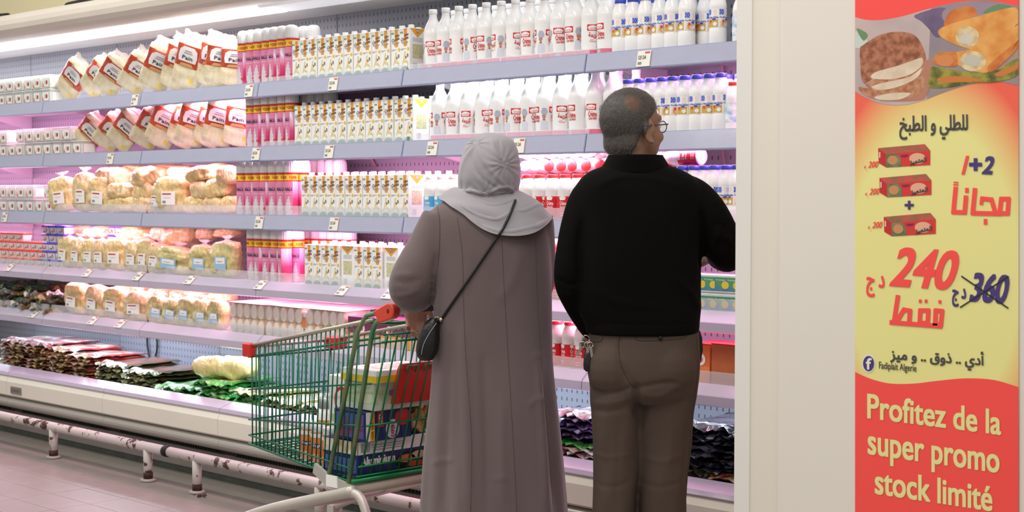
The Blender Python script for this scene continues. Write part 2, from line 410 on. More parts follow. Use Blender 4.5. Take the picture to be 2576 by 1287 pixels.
m_foot = mat('#a59c97', .5, .2, noise=.15, ns=20)
def guard(x0, x1, label, posts, endcap):
    g = thing('guard_rail', label, 'rail', (x0, YR, 0), 'trolley guard rails')
    p = MB(); p.tube([(0, 0, ZR), (x1-x0, 0, ZR)], RR, m_chip, 20); obj('rail_tube', p, g)
    for q in posts:
        p = MB(); p.tube([(q-x0, 0, 0), (q-x0, 0, ZR)], .0225, m_chip, 16); po = obj('post', p, g)
        p = MB(); p.tube([(q-x0, 0, .012), (q-x0, 0, .045)], .0232, m_rust, 16); obj('rust_patch', p, po)
        p = MB(); p.lathe([(.0, 0), (.038, 0), (.040, .006), (.036, .014), (.0, .014)], m_foot, 20); me = p.mesh('foot')
        obj('foot', me, po).location = (q-x0, 0, 0)
    if endcap is not None:
        p = MB(); p.tube([(endcap-x0, 0, ZR), (endcap-x0+.03, 0, ZR)], .0275, m_black, 18); obj('end_cap', p, g)
guard(-10.3, xj, 'chipped white guard rail with two posts left of the black joint', [X_at(127, YR), X_at(366, YR)], xj-.012)
guard(xj+.03, -3.0, 'chipped white guard rail running behind the shopping cart', [X_at(490, YR), X_at(800, YR), -4.4, -3.3], None)
db = MB()
for k in range(14):
    a = R.uniform(0, 6.28); q = R.uniform(0, .03); c = Vector((X_at(510, YR)+q*math.cos(a)*1.6, YR-.03+q*math.sin(a), 0)); r = R.uniform(.004, .012)
    db.loft([[c+Vector((r*math.cos(t), r*math.sin(t), 0)) for t in (0, 1.2, 2.5, 3.7, 5)], [c+Vector((.5*r*math.cos(t), .5*r*math.sin(t), r*.5)) for t in (0, 1.2, 2.5, 3.7, 5)]], m_rust, True)
q = tag(obj('rust_flakes', db), 'brown rust flakes on the floor at a guard rail post', 'debris'); q['kind'] = 'stuff'
# small metal plate on the base with an unreadable dark line
pl = MB(); pp = on_y(40, 982, 4.163); pl.box(-.062, .062, -.002, .001, -.02, .02, mat('#8d8680', .4, .3))

for k in range(9): pl.rect(flat(-.0027), -.05+k*.011, -.043+k*.011, -.008 if k % 3 else -.013, .007, mat('#6d6762', .5))
obj('name_plate', pl, case, (pp.x, 4.163, pp.z))
# small dark fittings on the canopy roof
for (a, b, lab) in ((X_at(-20, 4.5), X_at(25, 4.5), 'dark rounded fitting on top of the case at the far left'), (X_at(178, 4.5), X_at(262, 4.5), 'black bar lying on top of the case canopy')):
    p = MB(); p.tube([(a, 4.5, 2.47), ((a+b)/2, 4.5, 2.475), (b, 4.5, 2.47)], .03, m_black, 12); tag(obj('roof_fitting', p), lab, 'fitting')
# ------------------------------------------------------------------ column and pillar at the right
m_col = mat('#e3dccf', .45, noise=.02, ns=2); m_col2 = mat('#e6e2dc', .4, noise=.02, ns=2); m_pil = mat('#e6dfd5', .22, noise=.02, ns=1.5, coat=.3)
x0, x1, x2, x3 = X_at(1851, 3.5), X_at(1889, 3.5), X_at(1981, 3.5), X_at(2900, 3.45)
p = MB(); p.box(x0, x1, 3.5, 3.9, 0, 3.2, m_col2); structure(obj('trim_1', p))
p = MB(); p.box(x1, x2, 3.503, 3.9, 0, 3.2, m_col); structure(obj('wall_column', p))
p = MB(); p.bevbox(x2+.004, x3, 3.45, 3.95, 0, 3.2, m_pil, .012); structure(obj('wall_right', p))
# ================================================================== promotion poster on the pillar
YP = 3.4465
po = thing('promotion_poster', 'tall red and yellow promotion poster with food photos on the pillar', 'poster', on_y(2356, 643, YP))
PO = Vector(po.location)
def pq(k): return lambda a, b: on_y(a, b, YP - .0002 - .00035*k) - PO
def crop(ox, oy, s, pts): return [(ox + x/s, oy + y/s) for x, y in pts]
c6 = lambda pts: crop(2100, 0, 2.924, pts)
c7 = lambda pts: crop(2100, 340, 2.475, pts)
m_pyel = None
def poster_ground():
    m = bpy.data.materials.new('poster_ground'); m.use_nodes = True; N = m.node_tree.nodes; L = m.node_tree.links; b = N['Principled BSDF']
    tc = N.new('ShaderNodeTexCoord'); mp = N.new('ShaderNodeMapping'); c = on_y(2340, 690, YP) - PO
    top = on_y(2340, 245, YP) - PO; rx = (on_y(2600, 690, YP) - on_y(2090, 690, YP)).length/2
    mp.inputs['Location'].default_value = (-c.x/rx, 0, -c.z/(top.z-c.z)); mp.inputs['Scale'].default_value = (1/rx, 0, 1/(top.z-c.z))
    L.new(tc.outputs['Object'], mp.inputs[0])
    ln = N.new('ShaderNodeVectorMath'); ln.operation = 'LENGTH'; L.new(mp.outputs[0], ln.inputs[0])
    cr = N.new('ShaderNodeValToRGB'); e = cr.color_ramp.elements; e.new(.82)
    for i, (q, c_) in enumerate(((.68, '#ece494'), (.80, '#ecc07a'), (.96, '#f2644e'))): e[i].position = q; e[i].color = lin(c_)
    mr = N.new('ShaderNodeMapRange'); mr.inputs[2].default_value = 1.25; mr.inputs[4].default_value = 1
    L.new(ln.outputs['Value'], mr.inputs[0]); L.new(mr.outputs[0], cr.inputs[0]); L.new(cr.outputs[0], b.inputs['Base Color']); b.inputs['Roughness'].default_value = .4
    return m
m_pred = mat('#fb524c', .4, noise=.01); m_pyl = mat('#ece49a', .4, noise=.01); m_pgrey = mat('#4d4a46', .5); m_pvio = mat('#4b3a78', .5)
b = MB(); bm0 = [on_y(2151, -90, YP)-PO, on_y(2562, -90, YP)-PO, on_y(2562, 1380, YP)-PO, on_y(2151, 1380, YP)-PO]
b.loft([[p for p in bm0], [p + Vector((0, .0025, 0)) for p in bm0]], poster_ground(), True); obj('board', b, po)
E1 = [(2151, 43), (2180, 50), (2220, 50), (2270, 41), (2330, 24), (2390, 9), (2440, 2), (2500, 3), (2562, 16)]
E2 = [(2151, 230), (2180, 247), (2220, 261), (2270, 264), (2320, 253), (2380, 230), (2440, 212), (2500, 204), (2562, 215)]
s1 = [tuple(p) for p in spline([(x, y, 0) for x, y in E1], 5)]; s1 = [(a[0], a[1]) for a in s1]
s2 = [(a[0], a[1]) for a in spline([(x, y, 0) for x, y in E2], 5)]
def split(l, x, left): return [p for p in l if (p[0] <= x if left else p[0] >= x)]
b = MB()
f = pq(1)
b.poly(f, s1 + [(2562, -90), (2151, -90)], m_pred); obj('red_header', b, po)
b = MB(); f = pq(1)
def strip(top, bot, m):                       # quad strip between two sampled edges with the same x
    n = len(top); b.map2d(list(top)+list(bot), [(i, i+1, n+i+1, n+i) for i in range(n-1)], f, m)
m_ph1 = mat('#b3a5a6', .4, noise=.1, ns=6, col2='#c9b2ad'); m_ph2 = mat('#8a7f93', .4, ns=5, col2='#a3917f')
iL = [i for i, p in enumerate(s1) if p[0] <= 2352]; iR = range(iL[-1], len(s1))
strip([s1[i] for i in iL], [s2[i] for i in iL], m_ph1); strip([s1[i] for i in iR], [s2[i] for i in iR], m_ph2)
FQ = [0]
def fq(k): FQ[0] += 1; return pq(2 + FQ[0]*.07)
def cs(pts): return [(min(2561.5, max(2151.5, a[0])), a[1]) for a in spline([(x, y, 0) for x, y in c6(pts)], 4, True)]
m_crust = mat('#8a4f35', .45, ns=55, col2='#b8785a', key='crust'); m_crust2 = mat('#a8663f', .45, ns=60, col2='#c49070', key='crust2'); m_melt = mat('#e4d3bc', .4, ns=30, col2='#d8c0a4', key='melt')
m_roll = mat('#d98a3e', .4, ns=22, col2='#e8a95c', key='roll'); m_roll2 = mat('#c8682c', .4, ns=22, col2='#d98a46', key='roll2'); m_rollin = mat('#e5cfa0', .4, ns=45, col2='#c9a77c', key='rollin')
m_plate = mat('#a39a3e', .4, ns=30, col2='#575a2a', key='plate'); m_ora = mat('#cf7a3a', .4); m_purp = mat('#5b4a6b', .4, ns=8, col2='#7a6a86', key='purp'); m_leaf = mat('#6d8a63', .5, ns=30)
b.poly(fq(2), cs([(590, 110), (820, 60), (790, 250), (740, 270), (690, 210), (640, 160)]), m_purp)
b.poly(fq(2), cs([(150, 230), (220, 260), (240, 330), (150, 350)]), mat('#c9d0c8', .5)); b.poly(fq(3), cs([(160, 210), (240, 250), (210, 300)]), m_leaf)
b.poly(fq(2), cs([(660, 450), (720, 490), (680, 690), (600, 740), (330, 740), (450, 700)]), mat('#b97d66', .5))
lower = [(175, 640), (260, 650), (450, 640), (640, 560), (656, 640), (610, 690), (520, 725), (450, 735), (300, 730), (210, 695)]
b.poly(fq(2), cs(lower), m_crust2)
upper = [(185, 360), (210, 330), (320, 262), (430, 235), (540, 240), (600, 270), (640, 330), (668, 410), (655, 450), (560, 470), (400, 520), (270, 580), (240, 620), (200, 590), (188, 480)]
b.poly(fq(3), cs(upper), m_crust)
b.poly(fq(3), cs([(225, 610), (400, 560), (640, 490), (620, 560), (450, 640), (300, 660)]), m_crust2)
b.poly(fq(4), cs([(265, 570), (300, 530), (440, 490), (560, 450), (640, 425), (640, 480), (560, 545), (430, 580), (320, 582)]), m_melt)
b.poly(fq(4), cs([(270, 640), (330, 615), (470, 585), (560, 560), (640, 500), (600, 575), (460, 640), (330, 662)]), m_melt)
b.poly(fq(4), cs([(290, 715), (380, 690), (500, 680), (560, 690), (480, 730), (350, 735)]), m_melt)
b.poly(fq(2), cs([(820, 60), (1150, 15), (1330, 45), (1350, 75), (1100, 110), (830, 170)]), mat('#9b8a95', .4))
b.poly(fq(3), cs([(835, 100), (900, 60), (1000, 45), (1045, 85), (1030, 120), (815, 195)]), m_roll2)
b.poly(fq(3), cs([(1090, 100), (1200, 30), (1345, 60), (1300, 80)]), m_leaf)
b.poly(fq(3), cs([(790, 200), (1050, 120), (1250, 65), (1340, 62), (1350, 170), (1080, 350), (950, 350), (780, 270)]), m_roll)
b.poly(fq(4), cs([(880, 390), (1060, 345), (1350, 185), (1352, 330), (1150, 510), (1080, 535), (910, 480)]), m_roll)
b.poly(fq(4), cs([(1130, 480), (1352, 300), (1352, 350), (1170, 520)]), m_roll2)
b.poly(fq(4), cs([(745, 400), (880, 380), (905, 440), (880, 490), (735, 470)]), m_roll2)
b.disc(fq(5), *c6([(975, 270)])[0], 30, 27, m_rollin); b.disc(fq(5), *c6([(1015, 450)])[0], 34, 26, m_rollin)
b.disc(fq(6), *c6([(970, 285)])[0], 17, 13, mat('#cfcabb', .4)); b.disc(fq(6), *c6([(1010, 445)])[0], 22, 15, mat('#c6c0ae', .4)); b.disc(fq(5), *c6([(810, 445)])[0], 22, 15, mat('#d88a52', .4))
b.poly(fq(3), cs([(700, 560), (720, 490), (900, 520), (1150, 530), (1350, 430), (1352, 545), (1200, 600), (1000, 610), (860, 640), (690, 640)]), m_plate)
b.poly(fq(4), cs([(760, 575), (900, 560), (1100, 590), (900, 605), (780, 605)]), m_ora); b.poly(fq(4), cs([(1180, 540), (1350, 470), (1350, 500), (1230, 560)]), m_ora)
obj('food_photo', b, po)
# lower red field with the French lines
b = MB(); E3 = [(2151, 935), (2190, 952), (2240, 964), (2300, 964), (2360, 957), (2430, 951), (2500, 955), (2562, 973)]
s3 = [(a[0], a[1]) for a in spline([(x, y, 0) for x, y in E3], 5)]
f = pq(1); strip(s3, [(x, 1380) for x, _ in s3], m_pred); obj('red_footer', b, po)
def line(s, x0, y0, x1, y1, cap, m, bold=0, slant=0, desc=0, k=3, res=4, name='lettering', lab=None):
    """a line of lettering: baseline from pixel (x0,y0) to (x1,y1), glyph box height cap pixels"""
    bb = MB(); v, fs, a, e, c, d = text2d(s, res); ff = pq(k)
    w_ = e-a; nn = 0
    offs = [(0, 0)] if not bold else [(i*bold, j*bold) for i in (-1, 0, 1) for j in (-1, 0, 1)]
    for ox, oy in offs:
        ff = pq(k + nn*.16); nn += 1
        g = lambda u, t: ff(x0 + (x1-x0)*u + slant*t, y0 + (y1-y0)*u - t)
        bb.map2d([((p-a)/w_ + ox/(x1-x0), (q-desc*1.0)/(d if not desc else d)*cap + oy) for p, q in v], fs, g, m)
    return obj(name, bb, po)
line('Profitez de la', 2183, 1050, 2517, 1092, 60, m_pyl, 1.5)
line('super promo', 2184, 1140, 2513, 1188, 36+7, m_pyl, 1.5)
line('stock limité', 2202, 1240, 2495, 1284, 62, m_pyl, 1.5)
line('Fadiplait Algerie', 2211, 926, 2305, 934, 17, m_pgrey, .2)
b = MB(); b.disc(pq(2), 2185, 914, 16.5, 23, mat('#efe9df', .4), 24); b.disc(pq(3), 2185, 914, 14, 19.5, m_pvio, 24); obj('round_logo', b, po)
line('f', 2179, 928, 2192, 928, 27, mat('#efe9df', .4), .9, k=4)
ar = lambda *a: ''.join(chr(x) for x in reversed(a))
line(ar(0xFEDF, 0xFEE0, 0xFEC4, 0xFEE0, 0xFEF2, 32, 0xFEED, 32, 0xFE8D, 0xFEDF, 0xFEC4, 0xFE92, 0xFEA6), 2263, 330, 2434, 326, 38, m_pgrey, .9)
line(ar(0xFE83, 0xFEA9, 0xFEF1, 32, 46, 46, 32, 0xFEAB, 0xFEED, 0xFED5, 32, 46, 46, 32, 0xFEED, 32, 0xFEE3, 0xFEF4, 0xFEB0), 2240, 902, 2474, 918, 33, m_pgrey, .9)
for (x0, y0) in ((2174, 424), (2177, 492), (2184, 576)):
    line('200', x0+10, y0-3, x0+33, y0-4, 15, m_pred, .3, .25); line(chr(0xFECD), x0-1, y0, x0+7, y0, 8, m_pred, .2)
line('1', 2420, 437, 2425, 437, 44, m_pred, 1.6, .25); line('+', 2440, 434, 2468, 434, 34, m_pvio, 2.5); line('2', 2471, 436, 2494, 437, 42, m_pvio, 1.8, .25)
line('+', 2277, 530, 2297, 530, 24, m_pvio, 1.6)
line('240', 2240, 716, 2392, 726, 92, m_pred, 3.2, .28)
line('360', 2440, 755, 2528, 762, 68, m_pvio, 2.4, .2)
line(ar(0xFEA9, 32, 0xFE9D), 2180, 722, 2224, 722, 28, m_pred, 1.2); line(ar(0xFEA9, 32, 0xFE9D), 2396, 750, 2429, 750, 24, m_pvio, 1.2)
NS = [0]
def stroke(bb, pts, wd, m, k=3, closed=False):
    pts = [Vector((x, y, 0)) for x, y in pts]; h = wd/2
    if closed: pts.append(pts[0])
    for a, e in zip(pts[:-1], pts[1:]):
        d = (e-a).normalized(); n = Vector((-d.y, d.x, 0))
        NS[0] += 1; ff = pq(k + (NS[0] % 11)*.14)
        q = [a - d*h*.7 + n*h, e + d*h*.7 + n*h, e + d*h*.7 - n*h, a - d*h*.7 - n*h]; bb.poly(ff, [(p.x, p.y) for p in q], m)
b = MB(); W = 11.5
stroke(b, c7([(1036, 396), (1082, 396), (1076, 486), (1026, 486)]), W, m_pred, closed=True)
stroke(b, c7([(1026, 488), (858, 484)]), W, m_pred); stroke(b, c7([(915, 394), (975, 400), (1000, 484)]), W, m_pred); stroke(b, c7([(915, 394), (912, 425)]), W*.8, m_pred)
stroke(b, c7([(872, 338), (858, 484)]), W, m_pred); stroke(b, c7([(816, 384), (808, 480), (738, 478), (752, 330)]), W, m_pred)
stroke(b, c7([(938, 528), (938, 548)]), W*.8, m_pred); stroke(b, c7([(822, 335), (822, 350)]), W*.8, m_pred)
stroke(b, c7([(742, 292), (766, 294)]), 3.5, m_pred); stroke(b, c7([(740, 307), (766, 309)]), 3.5, m_pred)
q = obj('kufic_lettering', b, po); q['kind'] = 'stuff'; b = MB(); stroke(b, c7([(392, 1004), (368, 1165)]), W, m_pred); stroke(b, c7([(350, 1164), (660, 1188)]), W, m_pred)
stroke(b, c7([(390, 1150), (430, 1085), (468, 1092), (462, 1168)]), W, m_pred)
stroke(b, c7([(532, 1090), (582, 1090), (578, 1168), (528, 1168)]), W, m_pred, closed=True); stroke(b, c7([(628, 1090), (668, 1094), (660, 1178), (624, 1174)]), W, m_pred, closed=True)
for q in ((532, 1032), (568, 1032), (654, 1036)): stroke(b, c7([(q[0]-2, q[1]), (q[0]+2, q[1])]), W*.75, m_pred)
q = obj('kufic_lettering', b, po); q['kind'] = 'stuff'
b = MB(); stroke(b, c7([(790, 878), (1078, 1075)]), 3.6, m_ink, 5); stroke(b, c7([(782, 1070), (1080, 880)]), 3.6, m_ink, 5); obj('price_strike', b, po)
# three printed boxes
m_bred = mat('#d93a36', .4, noise=.04); m_bdk = mat('#c4302e', .4); m_btop = mat('#c9574c', .4, ns=30, col2='#8a6a4a', key='btop'); m_bgr = mat('#5d6a45', .4, ns=30, col2='#7d8a66', key='bgr')
for (ox, oy) in ((0, 0), (3, 75), (14, 173)):
    b = MB()
    g = lambda pts: [(x+ox, y+oy) for x, y in c7(pts)]
    b.poly(pq(2), g([(270, 80), (560, 55), (594, 95), (318, 117)]), m_btop); b.poly(pq(2), g([(270, 80), (318, 117), (320, 200), (273, 172)]), m_bdk)
    b.poly(pq(2), g([(318, 117), (594, 95), (594, 185), (320, 200)]), m_bred)
    b.poly(pq(3), g([(320, 120), (385, 115), (410, 150), (412, 194), (320, 198)]), m_bgr); b.disc(pq(4), *g([(360, 155)])[0], 13, 12, mat('#c98f5e', .4), 12)
    b.disc(pq(3), *g([(515, 145)])[0], 21, 14, mat('#e8b090', .4), 16); b.rect(pq(3), *sorted((g([(276, 105)])[0][0], g([(284, 105)])[0][0])), g([(276, 140)])[0][1], g([(276, 105)])[0][1], mat('#f0c8c0', .4))
    obj('printed_box', b, po)
    q = line(ar(0xFE8D, 0xFEDF, 0xFEE4, 0xFE98, 0xFEE4, 0xFEF4, 0xFEB0), 2289+ox, 413+oy, 2329+ox, 405+oy, 11, m_pgrey, .5, k=5)
    line('fadiplait', 2266+ox, 394+oy, 2284+ox, 392+oy, 5, m_pvio, .1, k=5)
# ================================================================== products: prototypes
m_paper = mat('#f3f2ee', .35, noise=.02, ns=20); m_cap = mat('#f4f3f1', .4, noise=.02); m_bottle = mat('#f6f6f4', .22, noise=.02, ns=12, coat=.3)
m_or = mat('#e9a22c', .4, noise=.04); m_navy = mat('#333d58', .5); m_gry = mat('#8d8f96', .5); m_grn = mat('#6fa27c', .45, noise=.1, ns=60); m_past = mat('#cdbb62', .5, ns=180, col2='#e6dfb6'); m_lem = mat('#e6c634', .4)
m_red = mat('#d8242c', .35, noise=.03); m_redb = mat('#e34a4a', .4, noise=.03); m_blue = mat('#3f55c8', .35, noise=.03); m_lblue = mat('#58b1dc', .35, noise=.06, ns=30)
m_flesh = mat('#c08a6e', .5); m_chef = mat('#d7dde6', .5); m_chefs = mat('#aeb8c8', .5); m_pinkb = mat('#e0788f', .35, noise=.04)
# --- carton of cooking cream
c = MB(); c.bevbox(-.031, .031, -.0475, .0475, 0, .192, m_paper, .0025)
f = flat(-.0481); g = flat(-.0485); h = flat(-.0489)
c.rect(f, -.006, .014, .112, .19, m_or)
up = lambda a, b: g(a, b + a*.22)
c.text('Gran', up, -.004, .023, .154, .166, m_navy, .0004, 1, .15); c.text('Cucina', up, -.027, .024, .139, .154, m_navy, .0004, 1, .15)
c.rect(g, -.024, .024, .1305, .1325, m_gry); c.rect(g, -.021, .021, .126, .128, m_gry); c.rect(g, -.012, .016, .121, .123, m_gry)
c.rect(f, -.03, -.012, .169, .176, m_grn); c.rect(f, -.026, .008, .1, .102, m_gry); c.rect(f, -.026, -.01, .096, .098, m_gry)
c.poly(f, [(-.014, .034), (-.002, .088), (.006, .09), (.002, .04)], m_past); c.disc(flat(-.0483), .003, .036, .02, .018, m_past)
c.disc(g, .003, .030, .017, .01, m_paper); c.disc(g, .022, .1, .007, .008, m_lem); c.disc(g, .019, .072, .005, .009, m_leaf); c.disc(g, .008, .064, .004, .006, mat('#b0342c', .5))
c.disc(g, 0, .004, .029, .021, m_grn, 12, 0, pi*1.09)
sd = lambda k: (lambda a, b: (.0316+k*.0004, a, b))
c.poly(sd(0), [(-.046, .19), (.046, .19), (0, .150)], m_or); c.disc(sd(1), 0, .178, .009, .009, m_navy); c.disc(sd(2), 0, .178, .0065, .0065, m_paper); c.poly(sd(3), [(-.004, .174), (.004, .174), (0, .183)], m_navy)
for k in range(5): c.rect(sd(0), -.03, .03, .132+k*.004, .134+k*.004, mat('#c6c9d2', .5))
c.rect(sd(0), -.03, .03, .06, .122, mat('#d8d6b2', .5, ns=150, col2='#b9b98e')); c.rect(sd(0), -.028, -.004, .014, .04, mat('#9a9aa0', .5, ns=200, col2='#e0e0e0', stretch=(1, 6, .1)))
cc = MB(); cc.lathe([(0, 0), (.0135, 0), (.014, .002), (.0135, .014), (.0125, .016), (0, .016)], m_cap, 16); cm = cc.mesh('cap'); cm.transform(Matrix.Translation((.004, -.012, .192)))
CARTON = Proto('cream_carton', 'carton', [('box', c.mesh('box'), []), ('cap', cm, [])])
# --- whipped cream can
m_can = mat('#e07', .3, key='canramp', ramp=(0, .19, [(0, '#d9a9be'), (.16, '#d63a72'), (.42, '#dd4b80'), (.6, '#d596b4'), (.85, '#c9b6cd'), (1, '#d2c4d6')]), coat=.3)
c = MB(); c.curved = True; c.lathe([(0, 0), (.029, 0), (.0325, .004), (.0325, .210), (.0, .210)], m_can, 24)
f = cyl(.0325); g = cyl(.0325, .001); h = cyl(.0325, .0014)
m_canp = mat('#dd7fa6', .3, noise=.04, coat=.3); m_yel = mat('#edc92c', .35, noise=.03); m_swirl = mat('#d9d2d8', .4, noise=.08, ns=80)
c.rect(f, -.024, .024, .004, .168, m_canp, 8)
c.rect(g, -.102, .102, .172, .2, m_yel, 28); c.rect(g, -.102, .102, .2, .209, m_red, 28); c.rect(g, -.102, .102, .168, .172, m_red, 28)
for k in range(4): c.text('+20%', h, -.018+k*.051-.0765, .018+k*.051-.0765, .179, .193, m_red, .0006, 1)
c.text('HulaLà', h, -.022, .02, .122, .140, m_navy, .0004, 1, .1); c.rect(g, -.02, .02, .108, .110, m_swirl, 4)
[c.disc(cyl(.0325, .0009+.0002*k_), x_, y_, rx_, ry_, m_swirl, 14) for k_, (x_, y_, rx_, ry_) in enumerate(((0, .02, .022, .017), (.001, .042, .018, .014), (.002, .06, .0135, .012), (.003, .076, .009, .01), (.005, .09, .005, .008)))]
for q in ((.019, .036), (-.018, .02)): c.disc(cyl(.0325, .0024), q[0], q[1], .006, .008, mat('#e2503c', .4), 8)
cc = MB(); cc.lathe([(0, .210), (.0325, .210), (.0325, .214), (.0315, .248), (.029, .262), (.023, .270), (.012, .274), (0, .275)], mat('#eceae8', .4, noise=.02), 72, .0016, 18)
CAN = Proto('whipped_cream_can', 'spray can', [('body', c.mesh('body'), []), ('cap', cc.mesh('cap'), [])])
# --- white cream bottle
prof = [(0, 0), (.036, 0), (.041, .006), (.0415, .02), (.0405, .032), (.0415, .045), (.0415, .150), (.0422, .155), (.041, .166), (.036, .188), (.027, .207), (.019, .222), (.0165, .236), (.0165, .247)]
c = MB(); c.curved = True; c.lathe(prof, m_bottle, 24)
f = cyl(.0415); g = cyl(.0415, .001); h = cyl(.0415, .0014)
c.rect(f, -.128, .128, .002, .026, m_pinkb, 32); c.rect(g, -.012, .008, .003, .024, mat('#e9e4e4', .5, ns=150, col2='#9c969c', stretch=(6, 1, .1)), 3)
CRI = 'Crème'
for a0, mode in ((0, 0), (.087, 1), (.174, 0), (-.0435, 2), (.1305, 2)):
    sh = lambda fn: (lambda a, b: fn(a+a0, b))
    if mode < 2:
        c.rect(sh(f), -.022, .022, .100, .124, m_red, 5); c.poly(sh(g), [(-.018, .103), (.018, .103), (.019, .114), (.012, .119), (0, .121), (-.012, .119), (-.019, .114)], m_paper)
        c.text('Candia', sh(h), -.014, .014, .106, .115, m_redb, 0, 1, .2)
        if mode: c.text(ar(0xFEDB, 0xFEAE, 0xFEF3, 0xFEE4, 0xFE94), sh(g), -.016, .022, .07, .094, m_red, .0004, 1); c.text(ar(0xFEB3, 0xFE8E, 0xFE8B, 0xFEE0, 0xFE94), sh(g), -.012, .012, .056, .068, m_redb, 0, 1)
        else: c.text(CRI, sh(g), -.012, .024, .074, .096, m_red, .0004, 1); c.text('LIQUIDE', sh(g), -.008, .024, .062, .071, m_red, .0003, 1)
    else:
        c.poly(sh(f), [(-.016, .032), (.016, .032), (.016, .06), (.008, .072), (-.008, .072), (-.015, .06)], m_chef); c.disc(sh(g), 0, .086, .008, .011, m_flesh); c.poly(sh(h), [(-.006, .074), (.006, .074), (.001, .066)], m_red)
        c.poly(sh(h), [(-.009, .092), (.010, .092), (.015, .104), (.012, .116), (0, .12), (-.011, .115), (-.012, .102)], m_chefs); c.rect(sh(f), -.028, -.025, .06, .09, m_past)
cc = MB(); cc.lathe([(0, .243), (.0175, .243), (.0182, .245), (.0182, .261), (.017, .264), (0, .264)], m_cap, 24, .0003, 12)
BOTTLE = Proto('cream_bottle', 'bottle', [('body', c.mesh('body'), []), ('cap', cc.mesh('cap'), [])])
# --- fresh cream bottle with blue cap
def small_bottle(H, r, capm, label):
    c = MB(); c.curved = True; c.lathe([(0, 0), (r*.85, 0), (r, .006), (r, H*.28), (r*.97, H*.30), (r*.97, H*.64), (r, H*.655), (r*.97, H*.72), (r*.8, H*.84), (r*.6, H*.92), (r*.58, H*.94)], m_bottle, 24)
    label(c, H, r)
    cc = MB(); cc.lathe([(0, H*.925), (r*.66, H*.925), (r*.68, H*.935), (r*.68, H*.99), (r*.62, H), (0, H)], capm, 24, .0003, 12)
    return c.mesh('body'), cc.mesh('cap')
def lab_blue(c, H, r):
    rr = r*.97; f = cyl(rr); g = cyl(rr, .001); h = cyl(rr, .0014)
    c.rect(f, -r*pi, r*pi, H*.31, H*.63, m_paper, 26)
    m_food = mat('#d98f4a', .5, ns=110, col2='#c8b84a', key='food'); m_food2 = mat('#e0a050', .5, ns=70, col2='#f0e6d6', key='food2')
    for a0, k in ((-.05, 0), (0, 1), (.05, 0), (.1, 1)):
        sh = lambda fn: (lambda a, b: fn(a+a0, b))
        for i in range(4):
            for j in range(3):
                if (i+j) % 2 == 0: c.rect(sh(g), -.024+i*.0045, -.0195+i*.0045, H*.53+j*.0065, H*.53+j*.0065+.0065, m_blue)
                elif j % 2 == 0 or i % 2 == 0: c.rect(sh(g), -.024+i*.0045, -.0195+i*.0045, H*.53+j*.0065, H*.53+j*.0065+.0065, mat('#8d9adf', .4))
        c.text('La Crème Fraîche' if k else ar(0xFEDB, 0xFEAE, 0xFEF3, 0xFEE4, 0xFE94, 32, 0xFEC3, 0xFE8E, 0xFEAF, 0xFE9F, 0xFE94), sh(g), -.023, .023, H*.465, H*.505, m_blue, .0002, 1)
        c.rect(sh(g), -.021, .021, H*.32, H*.45, m_food if k else m_food2, 5); c.disc(sh(h), .006, H*.45, .008, .004, m_blue, 10); c.disc(sh(h), -.008, H*.42, .006, .006, m_redb, 8); c.disc(sh(h), .01, H*.37, .009, .008, m_paper, 8)
        c.poly(sh(g), [(.004, H*.52), (.009, H*.53), (.014, H*.52), (.016, H*.6), (.009, H*.63), (.002, H*.6)], mat('#f1dede', .5))
b1, b2 = small_bottle(.21, .0325, m_blue, lab_blue)
FRESH = Proto('fresh_cream_bottle', 'bottle', [('body', b1, []), ('cap', b2, [])])
def lab_red(c, H, r, m=m_red):
    f = cyl(r); g = cyl(r, .001); c.rect(f, -r*pi, r*pi, .008, H*.52, m, 26)
    for a0 in (-.05, 0, .05, .1):
        sh = lambda fn: (lambda a, b: fn(a+a0, b)); c.poly(sh(g), [(-.013, H*.44), (.013, H*.44), (.014, H*.5), (0, H*.53), (-.014, H*.5)], m_paper)
        c.text(CRI, sh(g), -.012, .016, H*.33, H*.42, m_paper, .0003, 1); c.text('FRAICHE', sh(g), -.01, .014, H*.27, H*.31, m_paper, .0002, 1); c.rect(sh(g), -.01, .01, H*.1, H*.115, m_paper, 2); c.rect(sh(g), -.01, .01, H*.15, H*.165, m_paper, 2)
b1, b2 = small_bottle(.185, .033, mat('#e8403a', .35, noise=.03), lab_red)
REDB = Proto('red_cream_bottle', 'bottle', [('body', b1, []), ('cap', b2, [])])
b3, b4 = small_bottle(.185, .033, m_cap, lambda c, H, r: lab_red(c, H, r, m_lblue))
BLUEB = Proto('blue_label_bottle', 'bottle', [('body', b3, []), ('cap', b4, [])])
b5, b6 = small_bottle(.185, .033, m_cap, lambda c, H, r: lab_red(c, H, r, m_red))
WREDB = Proto('cream_bottle_lying', 'bottle', [('body', b5, []), ('cap', b6, [])])
b7, b8 = small_bottle(.175, .03, mat('#e5352c', .35), lambda c, H, r: c.rect(cyl(r), -.09, .09, .03, .1, mat('#9fc4e6', .4, ns=40, col2='#f3f3f3'), 20))
MILKB = Proto('small_milk_bottle', 'bottle', [('body', b7, []), ('cap', b8, [])])
